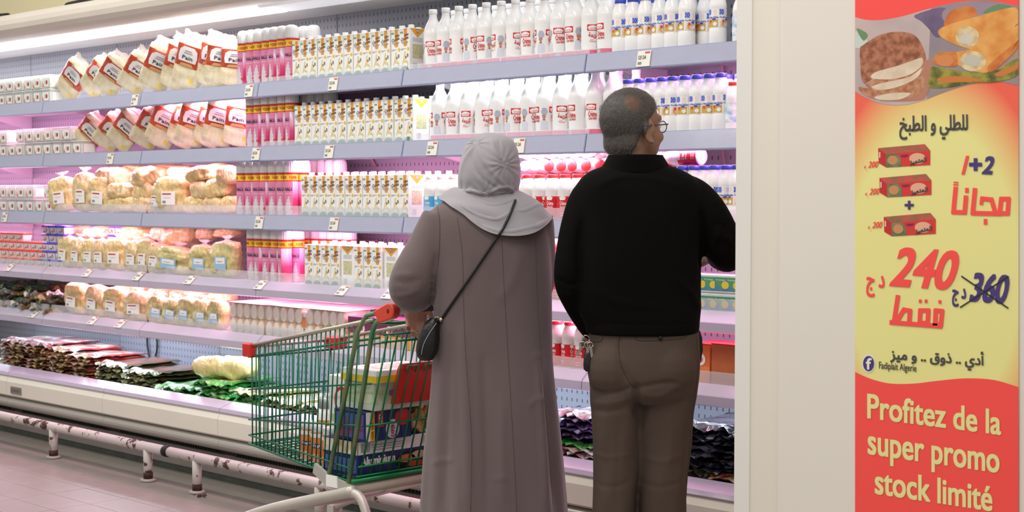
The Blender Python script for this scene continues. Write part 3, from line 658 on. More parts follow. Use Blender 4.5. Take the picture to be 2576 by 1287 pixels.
# --- clear cheese tub
c = MB(); c.bevbox(-.05, .05, -.05, .05, 0, .07, mat('#f2f4ee', .1, alpha=.42, key='tubclear', coat=.4), .008)
ci = MB(); ci.bevbox(-.043, .043, -.043, .043, .004, .058, mat('#dfe4c8', .5, ns=60, col2='#eef0e4'), .006)
cl = MB(); cl.bevbox(-.053, .053, -.053, .053, .07, .08, mat('#f4f5f3', .12, alpha=.55, key='tublid', coat=.5), .006)
lb = MB(); lf = flat(-.0508); lb.rect(lf, -.036, .036, .012, .060, m_paper); lb.poly(flat(-.0512), [(-.036, .012), (-.02, .012), (-.036, .04)], m_redb); lb.disc(flat(-.0512), .012, .036, .011, .013, mat('#b32a44', .4)); lb.rect(flat(-.0512), -.016, .0, .022, .05, mat('#c9d6b6', .5)); lb.rect(lambda a, b: (.0508, a, b), -.036, .036, .012, .060, m_paper)
TUB = Proto('cheese_tub', 'tub', [('shell', c.mesh('shell'), []), ('cheese', ci.mesh('cheese'), []), ('lid', cl.mesh('lid'), []), ('label_print', lb.mesh('label_print'), [])])
# --- small spread tub with coloured lid
def spread(lidm):
    c = MB(); c.loft([[(sx*(.034+q), sy*(.024+q), z) for sx, sy in ((-1, -1), (1, -1), (1, 1), (-1, 1))] for q, z in ((0, 0), (.006, .036))], m_paper, True)
    fr = lambda a, b: (a, -.0245-.006*b/.04-.0006, b); c.rect(fr, -.03, .03, .006, .036, mat('#eadfe0', .4)); c.disc(lambda a, b: (a, -.025-.006*b/.04-.001, b), .012, .02, .007, .01, m_redb); c.rect(lambda a, b: (a, -.025-.006*b/.04-.001, b), -.024, .0, .008, .016, m_leaf)
    l = MB(); l.bevbox(-.0445, .0445, -.0345, .0345, .036, .049, lidm, .006)
    return [('body', c.mesh('body'), []), ('lid', l.mesh('lid'), [])]
SPR = Proto('spread_tub', 'tub', spread(mat('#f0533c', .35, noise=.03))); SPB = Proto('spread_tub', 'tub', spread(mat('#5248c8', .35, noise=.03)))
# --- soft plastic bags
def pillow(W, T, H, mt, seed, knot=True, nz=18, na=28, wr=.006):
    rr = random.Random(seed); c = MB(); rings = []
    off = Vector((seed*7.1, seed*3.3, 0))
    for i in range(nz+1):
        z = i/nz; s = (1-abs(2*z-1)**4.5)**.40 if 0 < z < 1 else .02
        s = max(s, .05); row = []
        for j in range(na):
            a = 2*pi*j/na; ca, sa = math.cos(a), math.sin(a); e = .66
            x = math.copysign(abs(ca)**e, ca)*W/2*s; y = math.copysign(abs(sa)**e, sa)*T/2*s
            p = Vector((x, y, z*H)); n = noise.noise(p*18+off)*wr*1.7 + noise.noise(Vector((p.x*30, p.y*30, p.z*70))+off)*wr*.8
            row.append(p + Vector((ca, sa, .25*math.sin(7*z)))*n*1.4)
        rings.append(row)
    c.loft(rings, mt, True, True)
    if knot:
        rings = []
        for i, (z, q) in enumerate(((H*.965, .03), (H*1.0, .012), (H*1.02, .008), (H*1.06, .024), (H*1.11, .04))):
            rings.append([Vector((q*math.cos(2*pi*j/12)*(1+.3*rr.uniform(-1, 1)), q*.6*math.sin(2*pi*j/12), z+rr.uniform(-.004, .004))) for j in range(12)])
        return c, rings
    return c, None
def cheese_mat(a, b, key):
    return mat(a, .34, col2=b, ns=70, bump=.8, bs=55, coat=.8, bdist=.016, key=key, stretch=(1, 1, .35))
m_ch = [cheese_mat('#ecd79a', '#dcc07c', 'ch0'), cheese_mat('#e9d3a0', '#d8bb84', 'ch1'), cheese_mat('#ddd192', '#cabd78', 'ch2')]
m_film = mat('#f5f3ea', .12, alpha=.5, key='film', coat=.6); m_lab = mat('#eeece8', .4, noise=.03, ns=40); m_labred = mat('#b0492f', .5); m_labblue = mat('#9cc3df', .4, noise=.06)
def bag_protos(kind, lying=False):
    out = []
    for k in range(4):
        W, T, H = (1, 1, 1)
        c, kn = pillow(.16, .11, .22, m_ch[kind], k+1+kind*5, not lying)
        bm_ = c.mesh('bag')
        if lying: bm_.transform(Matrix(((0, 0, 1, -.11), (0, 1, 0, 0), (-1, 0, 0, .08), (0, 0, 0, 1))))
        parts = [('bag', bm_, [])]
        if kn: q = MB(); q.loft(kn, m_film, False, True); parts.append(('bag_top', q.mesh('bag_top'), []))
        if not lying:
            l = MB(); fr = lambda a, b: (a, -.057 - .004*math.cos(a*18), b)
            l.rect(fr, -.037, .031, .052, .126, m_lab if kind < 2 else m_labblue, 4); f2 = lambda a, b: Vector(fr(a, b)) + Vector((0, -.0006, 0))
            if kind < 2:
                l.rect(f2, -.031, .012, .108, .116, m_labred, 3); l.rect(f2, -.024, .01, .088, .092, mat('#b9c6d4', .5), 3); l.rect(f2, -.03, -.014, .060, .074, m_gry, 2)
            else: l.rect(f2, -.028, .024, .085, .12, m_lab, 3); l.rect(f2, -.02, .012, .095, .1, m_gry, 3)
            parts.append(('paper_label', l.mesh('paper_label'), []))
        out.append(Proto('grated_cheese_bag', 'cheese bag', parts))
    return out
BAGS = [bag_protos(0), bag_protos(1), bag_protos(2)]; LYING = [bag_protos(0, True), bag_protos(1, True), bag_protos(2, True)]
# --- flat bread bag
def bread_proto(seed):
    rr = random.Random(seed); W, T, H = .16, .055, .27
    m_br = mat('#e6dcbc', .4, ns=30, col2='#d9cba4', bump=.7, bs=34, coat=.8, key='bread'); m_brr = mat('#cf4a26', .3, noise=.06, bump=.7, bs=34, coat=.8, key='breadred'); m_brw = mat('#f1efe9', .3, noise=.03, bump=.7, bs=34, coat=.8, key='breadwhite')
    c = MB(); rings = []; nz = 16; na = 20; off = Vector((seed*5, 0, 0))
    for i in range(nz+1):
        z = i/nz; s = (1-abs(2*z-1)**6)**.5 if 0 < z < 1 else .05; row = []
        for j in range(na):
            a = 2*pi*j/na; ca, sa = math.cos(a), math.sin(a)
            p = Vector((math.copysign(abs(ca)**.6, ca)*W/2*min(1, s+.2), math.copysign(abs(sa)**.6, sa)*T/2*s, z*H*.88)); row.append(p + Vector((ca*.5, sa, 0))*noise.noise(p*35+off)*.009)
        rings.append(row)
    zz = lambda a, b: rings[a:b+1]
    c.loft(zz(0, 7), m_br, False, True); c.loft(zz(7, 14), m_brr, False, True); c.loft(zz(14, 16), m_br, False, True)
    c.add(rings[0], [tuple(range(na-1, -1, -1))], m_br); c.add(rings[16], [tuple(range(na))], m_br)
    t = MB(); rg = []
    for z, q, y in ((.85, .066, .016), (.92, .055, .01), (1.0, .06, .006)):
        rg.append([Vector((q*math.cos(2*pi*j/16)+rr.uniform(-.004, .004), y*math.sin(2*pi*j/16)+rr.uniform(-.004, .004), z*H+rr.uniform(-.008, .008))) for j in range(16)])
    t.loft(rg, m_film, False, True)
    l = MB(); fr = lambda a, b: (a, -T/2-.004, b)
    l.poly(fr, [(-.05, .13), (.05, .13), (.055, .155), (.05, .185), (.03, .2), (-.03, .2), (-.05, .185), (-.055, .155)], m_lab); f2 = lambda a, b: (a, -T/2-.0056, b)
    l.text('Pain', f2, -.03, .03, .14, .158, m_ink, .0006, 1); l.rect(f2, -.025, .025, .168, .172, m_gry); l.rect(f2, -.02, .02, .178, .182, m_gry); l.poly(f2, [(-.04, .108), (.045, .108), (.03, .124), (-.03, .122)], mat('#c99a62', .4)); l.rect(f2, -.035, .035, .208, .214, m_lab); l.rect(f2, .035, .05, .04, .06, m_lem)
    return Proto('bread_bag', 'bread bag', [('bag', c.mesh('bag'), []), ('bag_top', t.mesh('bag_top'), []), ('front_print', l.mesh('front_print'), [])])
BREAD = [bread_proto(k) for k in (1, 2, 3)]
# --- flat pack (base of the case)
def pack_proto(name, main, end, top, W=.25, L=.40, T=.026, seeds=(1, 2, 3), cat='pack', coat=.9):
    mm = mat(main, .25, noise=.15, ns=12, bump=.4, bs=25, coat=coat); me_ = mat(end[0], .35, col2=end[1], ns=28, bump=.6, bs=40, coat=.5); mt = mat(top[0], .22, col2=top[1], ns=9, bump=.5, bs=22, coat=1)
    out = []
    for sd_ in seeds:
        rr = random.Random(sd_); nx, ny = 14, 16; c = MB(); vt = []; vb = []; off = Vector((sd_*3.7, sd_, 0))
        for j in range(ny+1):
            for i in range(nx+1):
                u = 2*i/nx-1; v = 2*j/ny-1
                t = T*.5*(1-abs(u)**4)*(1-abs(v)**5)
                x = u*W/2*(1+.03*rr.uniform(-1, 1)); y = v*L/2*(1+.02*rr.uniform(-1, 1)) + (.012*noise.noise(Vector((u*6, 3, 1))+off) if v < -.6 else 0)
                w_ = T*.5 + noise.noise(Vector((x*14, y*10, 0))+off)*T*.35 + (noise.noise(Vector((x*30, y*22, 5))+off)*T*1.1*min(1, max(0, (-.45-v)/.3)) + (rr.uniform(-1, 1)*T*.2 if abs(v) > .95 or abs(u) > .95 else 0))
                vt.append((x, y, w_+t)); vb.append((x, y, max(0, w_-t)))
        n = nx+1; A = lambda i, j: j*n+i; B = lambda i, j: (ny+1)*n + j*n+i
        fe, fm, ft = [], [], []
        for j in range(ny):
            for i in range(nx):
                q = (A(i, j), A(i+1, j), A(i+1, j+1), A(i, j+1)); q2 = (B(i, j), B(i, j+1), B(i+1, j+1), B(i+1, j))
                e = j < 3 and (i*7+j*3+sd_) % 5 != 0; side = i in (0, nx-1)
                (fe if e else fm if side else ft).append(q); (fe if e else fm).append(q2)
        for i in range(nx): fe.append((A(i, 0), B(i, 0), B(i+1, 0), A(i+1, 0))); fm.append((A(i, ny), A(i+1, ny), B(i+1, ny), B(i, ny)))
        for j in range(ny): fm.append((A(0, j), A(0, j+1), B(0, j+1), B(0, j))); fm.append((A(nx, j), B(nx, j), B(nx, j+1), A(nx, j+1)))
        for fs, mm_ in ((fe, me_), (fm, mm), (ft, mt)):
            used = sorted({k for q in fs for k in q}); ix = {k: i for i, k in enumerate(used)}; av = vt+vb
            c.add([av[k] for k in used], [tuple(ix[k] for k in q) for q in fs], mm_, True)
        out.append(Proto(name, cat, [('pack', c.mesh('pack'), [])]))
    return out
PK = {'red': pack_proto('flat_food_pack', '#9a1614', ('#6e1a14', '#b9a878'), ('#b0342a', '#c9b8b0')),
      'olive': pack_proto('flat_food_pack', '#33361a', ('#2a3418', '#b9b88a'), ('#4d4424', '#8a4630')),
      'green': pack_proto('flat_food_pack', '#0f8a34', ('#0c8a34', '#8fcf7c'), ('#14a042', '#b9cf98')),
      'straw': pack_proto('flat_food_pack', '#8a7a2c', ('#6a5a24', '#d0bf7c'), ('#c9b060', '#e3ddd0')),
      'purple': pack_proto('flat_food_pack', '#3a2450', ('#2c1a40', '#6a4a86'), ('#7a5a9a', '#b9a6cc')),
      'dark': pack_proto('flat_food_pack', '#14141c', ('#0e1424', '#4a4a5a'), ('#241c24', '#5a4a5c')),
      'foil': pack_proto('flat_food_pack', '#6a1c2a', ('#8a2a3a', '#d9c9d0'), ('#d6d3cf', '#b06a6a')),
      'deepred': pack_proto('flat_food_pack', '#5a0e14', ('#3a0a10', '#7a1c24'), ('#6a1218', '#8a2028'))}
# ================================================================== products on the shelves
def row(P, s, xs, Y, what, grp, rz=0, jit=.02, z=None, suffix='', rots=None):
    for i, x in enumerate(xs):
        lab = '%s, %s shelf%s, %s from the left' % (what, TIER[s], suffix, ORD[i])
        P.put((x, Y + R.uniform(-.003, .003), SZ[s] if z is None else z), lab, grp, (0, 0, (rots[i % len(rots)] if rots else rz) + R.uniform(-jit, jit)))
def span(p0, p1, n, Y):
    a, b = X_at(p0, Y), X_at(p1, Y); return [a + (b-a)*(i+.5)/n for i in range(n)]
# cartons of cooking cream
for s, p0, p1, n in ((0, 735, 1032, 13), (1, 741, 1040, 13), (2, 758, 1030, 12)):
    xs = span(p0, p1, n, 4.45)
    row(CARTON, s, xs, 4.4985, 'white cream carton with orange stripe', 'cream cartons on the shelves')
    row(CARTON, s, xs, 4.598, 'white cream carton with orange stripe', 'cream cartons on the shelves', suffix=' back row')
    if s == 2: row(CARTON, s, [xs[-1]+.0675, xs[-1]+.137], 4.598, 'white cream carton showing its orange triangle', 'cream cartons on the shelves', suffix=' right end')
fr = [X_at(p, 4.45) for p in (776, 799, 820, 841)]; fr = [fr[3]-.065*3, fr[3]-.065*2, fr[3]-.065, fr[3]]
row(CARTON, 3, fr, 4.4985, 'white cream carton with orange stripe', 'cream cartons on the shelves')
sx = fr[-1]+.084; CARTON.put((sx, 4.49, SZ[3]), 'cream carton turned sideways beside four others, fourth shelf', 'cream cartons on the shelves', (0, 0, -pi/2))
f2 = [sx+.09+.066*i for i in range(3)]
row(CARTON, 3, f2, 4.4985, 'white cream carton in the right cluster', 'cream cartons on the shelves')
CARTON.put((f2[-1]+.084, 4.49, SZ[3]), 'cream carton turned sideways next to the woman, fourth shelf', 'cream cartons on the shelves', (0, 0, -pi/2))
row(CARTON, 3, [fr[0]+.068*i for i in range(11)], 4.62, 'white cream carton', 'cream cartons on the shelves', suffix=' back row')
# whipped cream cans
for s, p0, n, nb in ((0, 593, 7, 8), (1, 613, 6, 9), (2, 589, 7, 11), (3, 612, 5, 7)):
    x0 = X_at(p0, 4.45); xs = [x0 + .0325 + .0655*i for i in range(n)]
    row(CAN, s, xs, 4.484, 'pink whipped cream can with yellow band', 'whipped cream cans', jit=.5)
    row(CAN, s, [x0 + .0325 + .0655*i for i in range(nb)] if s < 3 else [x0+.0325+.0655*i for i in (0, 1, 2, 3, 4, 5, 6)], 4.56 if s == 0 else 4.56, 'pink whipped cream can', 'whipped cream cans', jit=1.2, suffix=' middle row') if s in (0, 1) else row(CAN, s, [x0 + .0325 + .0655*i for i in range(n)], 4.56, 'pink whipped cream can', 'whipped cream cans', jit=1.2, suffix=' middle row')
    if s in (2, 3): row(CAN, s, [x0 + .2 + .066*i for i in range(6)], 4.70, 'white capped whipped cream can', 'whipped cream cans', jit=1.2, suffix=' rear row')
# white litre bottles
RB = [0, 2.1, -1.05, 1.05, 2.1, 4.2, -1.05, 2.1, 3.1, 1.05, 2.1, -1.05]
xs = span(1057, 1532, 13, 4.46); row(BOTTLE, 0, xs, 4.498, 'tall white cream bottle with red print', 'tall white cream bottles', jit=.5, rots=RB)
row(BOTTLE, 0, [x+.04 for x in xs], 4.592, 'tall white cream bottle', 'tall white cream bottles', jit=.5, suffix=' back row')
xs = span(1074, 1548, 12, 4.46); row(BOTTLE, 1, xs, 4.498, 'tall white cream bottle with red print', 'tall white cream bottles', jit=.5, rots=RB[3:]+RB[:3])
row(BOTTLE, 1, [x+.035 for x in xs], 4.592, 'tall white cream bottle', 'tall white cream bottles', jit=.5, suffix=' back row')
# fresh cream bottles with blue caps
xs = span(1530, 1728, 6, 4.455); row(FRESH, 0, xs, 4.487, 'blue capped fresh cream bottle', 'fresh cream bottles', jit=.6)
row(FRESH, 0, [x+.03 for x in xs], 4.56, 'blue capped fresh cream bottle', 'fresh cream bottles', suffix=' back row')
FRESH.put((X_at(1790, 4.455), 4.487, SZ[0]), 'blue capped fresh cream bottle standing alone on the top shelf', 'fresh cream bottles')
MILKB.put((X_at(1848, 4.46), 4.49, SZ[0]), 'small milk bottle half hidden by the column, top shelf', 'small milk bottles')
xs = span(1552, 1815, 9, 4.455); row(FRESH, 1, xs, 4.487, 'blue capped fresh cream bottle', 'fresh cream bottles', jit=.6)
row(FRESH, 1, [x+.03 for x in xs], 4.56, 'blue capped fresh cream bottle', 'fresh cream bottles', suffix=' back row')
MILKB.put((X_at(1834, 4.46), 4.485, SZ[1]), 'small red capped milk bottle at the column, second shelf', 'small milk bottles')
xs = span(1690, 1856, 6, 4.455); row(FRESH, 2, xs, 4.487, 'blue capped fresh cream bottle', 'fresh cream bottles', jit=.6)
row(FRESH, 2, [x+.02 for x in xs], 4.56, 'blue capped fresh cream bottle', 'fresh cream bottles', suffix=' back row')
# blue label bottles left of the woman
xs = span(1056, 1200, 5, 4.455); row(BLUEB, 2, xs, 4.487, 'white capped bottle with blue label', 'blue label bottles', jit=.3)
row(BLUEB, 2, [x+.02 for x in xs], 4.556, 'white capped bottle with blue label', 'blue label bottles', suffix=' back row')
# red cream bottles between the two shoppers
for s, p0, p1, n in ((2, 1270, 1555, 9), (3, 1330, 1480, 5), (4, 1340, 1500, 5)):
    xs = span(p0, p1, n, 4.455); row(REDB, s, xs, 4.487, 'red capped cream bottle with red label', 'red cream bottles', jit=.4)
    row(REDB, s, xs, 4.556, 'red capped cream bottle', 'red cream bottles', suffix=' back row', jit=.4)
    if s == 2: row(REDB, s, xs, 4.625, 'red capped cream bottle', 'red cream bottles', suffix=' rear row', jit=.4)
    if s < 4:
        ys = 4.525; zz = SZ[s]+.185+.034
        xs2 = [x + .012 for x in xs]
        for i, x in enumerate(xs2):
            (WREDB if s == 2 and i < 2 else REDB).put((x, 4.70, zz), 'cream bottle lying cap forward on the red bottles, %s shelf, %s from the left' % (TIER[s], ORD[i]), 'lying cream bottles', (pi/2, R.uniform(0, 6), R.uniform(-.04, .04)))
        if s == 2:
            for i, x in enumerate([xs2[0]-.03+.0667*j for j in range(len(xs2)+1)]):
                WREDB.put((x, 4.71, zz+.058), 'white capped bottle lying in the uppermost layer, third shelf, %s from the left' % ORD[i], 'lying cream bottles', (pi/2, R.uniform(0, 6), R.uniform(-.04, .04)))
q = on_y(1768, 402, 4.52); REDB.put((q.x, 4.52, SZ[2]+.21+.034), 'red and white bottle lying sideways on blue capped bottles', 'lying cream bottles', (0, -pi/2-.0, 0))
q = on_y(1752, 388, 4.62); WREDB.put((q.x-.02, 4.60, SZ[2]+.21+.034), 'white bottle lying sideways behind the red one', 'lying cream bottles', (0, -pi/2, 0))
# clear cheese tubs at the far left
def tubs(s, x0, n, layers, what, Y=4.49, skip=()):
    for l in range(layers):
        for i in range(n):
            if (l, i) in skip: continue
            TUB.put((x0+.111*i+R.uniform(-.003, .003), Y+R.uniform(-.004, .004), SZ[s]+.081*l), 'clear cheese tub, %s, %s shelf, %s from the left' % (('bottom layer', 'upper layer', 'highest layer')[l], TIER[s], ORD[i]), 'clear cheese tubs', (0, 0, R.uniform(-.04, .04)))
x0 = X_at(130, 4.44)-.053; tubs(0, x0-.111*6, 7, 2, '')
x0 = X_at(205, 4.44)-.053; tubs(1, x0-.111*9, 10, 2, '', skip=((1, 2), (1, 9)))
x0 = X_at(132, 4.44)-.053; tubs(2, x0-.111*6, 7, 2, '', skip=((1, 5),)); 
# spread tubs with red and blue lids
k = 0
xr = X_at(100, 4.45); xb = X_at(140, 4.45)
for grpn, P, xx, n, lay, col in (('red', SPR, xr-.09*7, 8, 4, 'red'), ('blue', SPB, xr+.035, 3, 5, 'blue')):
    for l in range(lay):
        for i in range(n):
            if col == 'red' and (l == 3 and i > 4): continue
            if col == 'blue' and l == 0 and 0: continue
            P.put((xx+.09*i+R.uniform(-.004, .004), 4.478+.004*l, SZ[3]+.0495*l), 'spread tub with %s lid, %s layer from below, %s from the left' % (col, ORD[l], ORD[i]), 'spread tubs with coloured lids', (0, 0, R.uniform(-.06, .06)))
for i in range(4): SPB.put((xb+.12+.09*i, 4.66, SZ[3]+.198), 'blue lidded spread tub behind the cheese bags, %s from the left' % ORD[i], 'spread tubs with coloured lids')
for i in range(4):
    for l in range(4): SPB.put((xb+.12+.09*i, 4.66, SZ[3]+.0495*l), 'blue lidded spread tub hidden behind cheese bags, %s from the left, %s layer' % (ORD[i], ORD[l]), 'spread tubs with coloured lids')
# bread bags leaning on the two upper shelves
for s, L in ((0, [(150, 238, 226, 160), (198, 236, 292, 146), (248, 232, 326, 150), (298, 226, 366, 150), (368, 220, 420, 112), (410, 217, 450, 98), (452, 213, 486, 90), (500, 210, 528, 86), (538, 206, 556, 90), (566, 203, 576, 96)]),
             (1, [(190, 372, 310, 285), (232, 371, 350, 275), (280, 369, 390, 264), (330, 367, 420, 254), (382, 365, 440, 250), (424, 364, 468, 258), (460, 363, 498, 256), (492, 361, 526, 258), (530, 360, 558, 246), (572, 358, 592, 244)])):
    for i, (bx, by, tx, ty) in enumerate(L):
        B = on_y(bx, by, 4.50); T = on_y(tx, ty, 4.50); B.z = SZ[s]+.012
        d = T-B; lean = math.atan2(d.x, d.z); ln = d.length
        mrot = Matrix.Rotation(lean*.85, 4, 'Y') @ Matrix.Rotation(.62+R.uniform(-.25, .25), 4, 'Z')
        sc_ = min(1.15, max(.8, ln/.27))
        zlift = abs(math.sin(lean))*.075*.8
        BREAD[i % 3].put((B.x+.02, 4.515 + (.03 if i % 2 else 0), SZ[s]+zlift*.72+.004), 'leaning sliced bread bag with orange print, %s shelf, %s from the left' % (TIER[s], ORD[i]), 'bread bags on the upper shelves', mrot.to_euler(), (1, 1, sc_))
# grated cheese bags
def cheese(s, px, py, w, h, tilt, lying, i, kind, Yc=None):
    k = ppm(px, 4.5); al = math.atan(-X_at(px, 1.0)); hm = .5*w/k
    bb = min(.085, .8*hm); a = math.sqrt(max(hm*hm-(bb*math.sin(al))**2, (.35*hm)**2))/math.cos(al); a = min(a, .13)
    Y = Yc if Yc else (4.665 if lying else 4.45+bb)
    c = on_y(px, py, Y); zt = on_y(px, py-h/2, Y).z; zb = on_y(px, py+h/2, Y).z
    if not lying: zb = SZ[s]+.002; 
    zt = min(zt, SZ[s-1]-.075 if lying else SZ[s-1]-.05)
    hh = max(.05, zt-zb)
    P = (LYING if lying else BAGS)[kind][i % 4]
    lab = ('%s bag of grated cheese, %s shelf, %s from the left' % ('lying' if lying else 'upright labelled', TIER[s], ORD[i]))
    P.put((c.x, Y, zb), lab, 'grated cheese bags', (0, math.radians(tilt), R.uniform(.1, .5)), (2*a/.22, 2*bb/.11, hh/.16) if lying else (2*a/.16, 2*bb/.11, hh/.235))
UPR = {2: [(165, 483, 52, 95, -6), (214, 477, 44, 105, 0), (258, 482, 56, 96, 4), (402, 492, 44, 80, 6), (441, 483, 70, 100, 0)],
       3: [(172, 629, 46, 88, 4), (199, 632, 38, 82, 3), (229, 634, 36, 82, 2), (258, 636, 40, 86, 0), (300, 637, 56, 92, 0), (338, 640, 40, 85, 2), (369, 638, 42, 90, 3), (396, 645, 46, 85, 6), (447, 655, 88, 84, 6), (512, 652, 60, 90, 3), (572, 648, 64, 102, 0)],
       4: [(200, 742, 64, 76, 5), (245, 750, 52, 82, 6), (296, 756, 58, 84, 4), (353, 764, 64, 80, 0), (398, 776, 48, 76, 10), (435, 782, 48, 78, 10), (474, 781, 50, 82, 6), (512, 787, 44, 82, 3), (551, 790, 46, 84, 0)]}
LYG = {2: [(318, 514, 74, 42, 0, 4.53), (366, 514, 56, 42, 0, 4.53), (500, 514, 62, 42, 0, 4.53), (548, 514, 62, 42, 0, 4.53), (583, 514, 44, 42, 0, 4.53), (318, 480, 72, 42, 0, 4.53), (366, 478, 54, 46, 0, 4.53), (512, 477, 58, 46, 4, 4.53), (556, 474, 64, 50, -4, 4.53), (297, 440, 98, 58, 0, 4.57), (388, 438, 104, 60, -3, 4.57), (468, 432, 74, 56, 0, 4.62), (528, 432, 108, 56, -5, 4.57), (576, 440, 52, 48, 0, 4.53), (345, 418, 80, 40, 0, 4.68), (440, 416, 90, 40, 0, 4.68)],
       3: [(222, 574, 62, 36, -4), (264, 582, 90, 44, -6), (346, 585, 76, 52, 5), (410, 582, 52, 45, 0), (460, 596, 86, 54, -8), (522, 586, 50, 36, 0), (576, 580, 66, 34, 0)],
       4: [(340, 727, 88, 32, 0), (410, 739, 60, 38, 0), (458, 742, 50, 34, 0), (502, 738, 64, 34, 0), (562, 746, 62, 28, 0)]}
for s in (2, 3, 4):
    for i, (px, py, w_, h_, t, *yy) in enumerate(LYG[s]): cheese(s, px, py, w_, h_, t, True, i, i % 2, yy[0] if yy else None)
    for i, (px, py, w_, h_, t) in enumerate(UPR[s]): cheese(s, px, py, w_, h_, t, False, i, 2 if (s == 3 and i >= 8) or (s == 4 and i >= 4) else i % 2)
# snack pouches heaped at the far left of the fifth shelf
SN = [pack_proto('snack_pouch', c1, (c2, c3), (c4, c5), .12, .15, .035, (k,), 'pouch', .6)[0] for k, (c1, c2, c3, c4, c5) in enumerate((('#8a6a3c', '#6a4f2c', '#b99a62', '#c9a76a', '#5a4a34'), ('#2c3a2c', '#1c2420', '#5a6a3c', '#3f7a3a', '#2c4a6a'), ('#8a8a88', '#5a5a58', '#c9c6bc', '#b9b6ae', '#e0ddd4'), ('#2a2622', '#1a1614', '#4a3f30', '#3a3026', '#8a6f46')), 1)]
xl, xrr = X_at(-30, 4.5), X_at(160, 4.5); k = 0
for l in range(4):
    for i in range(7 if l < 3 else 5):
        for y in (4.50, 4.64):
            SN[(k*7+l) % 4].put((xl+(xrr-xl)*(i+.5)/7+R.uniform(-.02, .02), y+R.uniform(-.015, .015), SZ[4]+.004+.037*l), 'crumpled snack pouch in the heap, %s layer, %s from the left, %s' % (ORD[l], ORD[i], 'front' if y < 4.6 else 'rear'), 'snack pouches heaped on the fifth shelf', (R.uniform(-.22, .22), R.uniform(-.22, .22), R.uniform(-.7, .7))); k += 1
# shrink wrapped cup packs
m_cupb = mat('#d9c3a6', .4, ns=30, col2='#e0b58a', key='cupband'); m_cupw = mat('#eae6e0', .35, noise=.03)
cb = MB(); rg = []
for y, r in ((-.046, .0), (-.046, .017), (-.0445, .018), (-.0445, .026), (-.04, .0285), (.11, .0285), (.11, 0)):
    rg.append([(r*math.cos(2*pi*j/16), y, r*1.32*math.sin(2*pi*j/16)) for j in range(16)])
cb.loft(rg[:4], m_cupw, False, True); cb.loft(rg[3:], m_cupb, False, True); cupm = cb.mesh('cup')
wr = MB(); wr.bevbox(-.149, .149, -.0475, .112, 0, .153, mat('#f3e3d2', .15, alpha=.3, coat=.5, key='wrapfilm'), .006); wrm = wr.mesh('film')
sh = MB(); sh.add([(-.149, -.05, .155), (.149, -.05, .153), (.149, .30, .158), (-.149, .30, .160)], [(0, 1, 2, 3)], mat('#efe4e2', .3, noise=.04)); sh.add([(-.149, -.05, .154), (.149, -.05, .152), (.149, .30, .157), (-.149, .30, .159)], [(3, 2, 1, 0)], m_paper); shm = sh.mesh('top_sheet')
for n_, (p0, lab) in enumerate(((572, 'leftmost'), (662, 'middle'), (764, 'rightmost, beside the orange bottle'))):
    t = thing('cup_pack', 'wrapped pack of dessert cups, %s of three, fifth shelf' % lab, 'cup pack', (X_at(p0, 4.445)+.15, 4.4945, SZ[4]), 'wrapped cup packs')
    for r_ in range(2):
        for i in range(5): obj('cup', cupm, t, (-.118+.059*i, .002, .039+.0755*r_))
    obj('film', wrm, t); obj('top_sheet', shm, t)
c = MB(); c.lathe([(0, 0), (.022, 0), (.025, .004), (.025, .09), (.02, .105), (.017, .108)], mat('#cf7a35', .3, noise=.05, coat=.4), 18); c.rect(cyl(.025), -.05, .05, .03, .06, m_paper, 14); c.rect(cyl(.025, .001), .0, .012, .04, .058, m_leaf, 3)
cc = MB(); cc.lathe([(0, .108), (.019, .108), (.021, .118), (.021, .132), (.019, .135), (0, .135)], m_cap, 18)
Proto('juice_bottle', 'bottle', [('body', c.mesh('body'), []), ('cap', cc.mesh('cap'), [])]).put((X_at(753, 4.44)+.012, 4.475, SZ[4]), 'small orange juice bottle with white cap between cup packs')
# dessert boxes and cardboard boxes on the fifth shelf
m_dp = mat('#7a3f5c', .35, noise=.06); m_do = mat('#e3a04a', .35, noise=.06, ns=30)
def carton_box(x0, x1, y0, y1, z0, h, label, m1, m2, cat='box', nm='dessert_box', grp=None, lid=None, plain=False):
    t = thing(nm, label, cat, ((x0+x1)/2, (y0+y1)/2, z0), grp); wx, wy = (x1-x0)/2, (y1-y0)/2
    c = MB(); c.bevbox(-wx, wx, -wy, wy, 0, h, m1, .003); obj('box', c, t)
    if plain:
        c = MB(); c.rect(flat(-wy-.0006), -wx*.9, wx*.9, h*.93, h*.935, m_redb); obj('fold_line', c, t)
        if lid: c = MB(); c.box(-wx*1.01, wx*1.01, -wy*1.01, wy*1.01, h, h+.003, lid); obj('lid_flap', c, t)
        return t
    c = MB(); fb = flat(-wy-.0006); c.rect(fb, -wx*.96, wx*.96, h*.05, h*.45, m2); c.disc(flat(-wy-.001), wx*.1, h*.62, min(h*.16, wx*.6), h*.16, m_paper, 16); c.disc(flat(-wy-.0014), wx*.1, h*.62, min(h*.08, wx*.3), h*.08, m_redb, 12); obj('front_print', c, t)['kind'] = 'stuff'
    if lid: c = MB(); c.box(-wx*1.01, wx*1.01, -wy*1.01, wy*1.01, h, h+.003, lid); obj('lid_flap', c, t)
    return t
xs = [X_at(p, 4.45) for p in (872, 940, 1010, 1090)]
for i in range(3): carton_box(xs[i]+.004, xs[i+1]-.004, 4.45, 4.6, SZ[4], .135, 'purple and orange dessert box seen through the cart, %s from the left' % ORD[i], m_dp, m_do, grp='dessert boxes')
m_card = mat('#b9653a', .75, noise=.08, ns=30)
carton_box(X_at(1735, 4.45), X_at(1788, 4.45), 4.45, 4.6, SZ[4], .145, 'narrow orange carton beside the brown cardboard box', mat('#e0703a', .5, noise=.04), mat('#e88a4a', .5), lid=m_red)
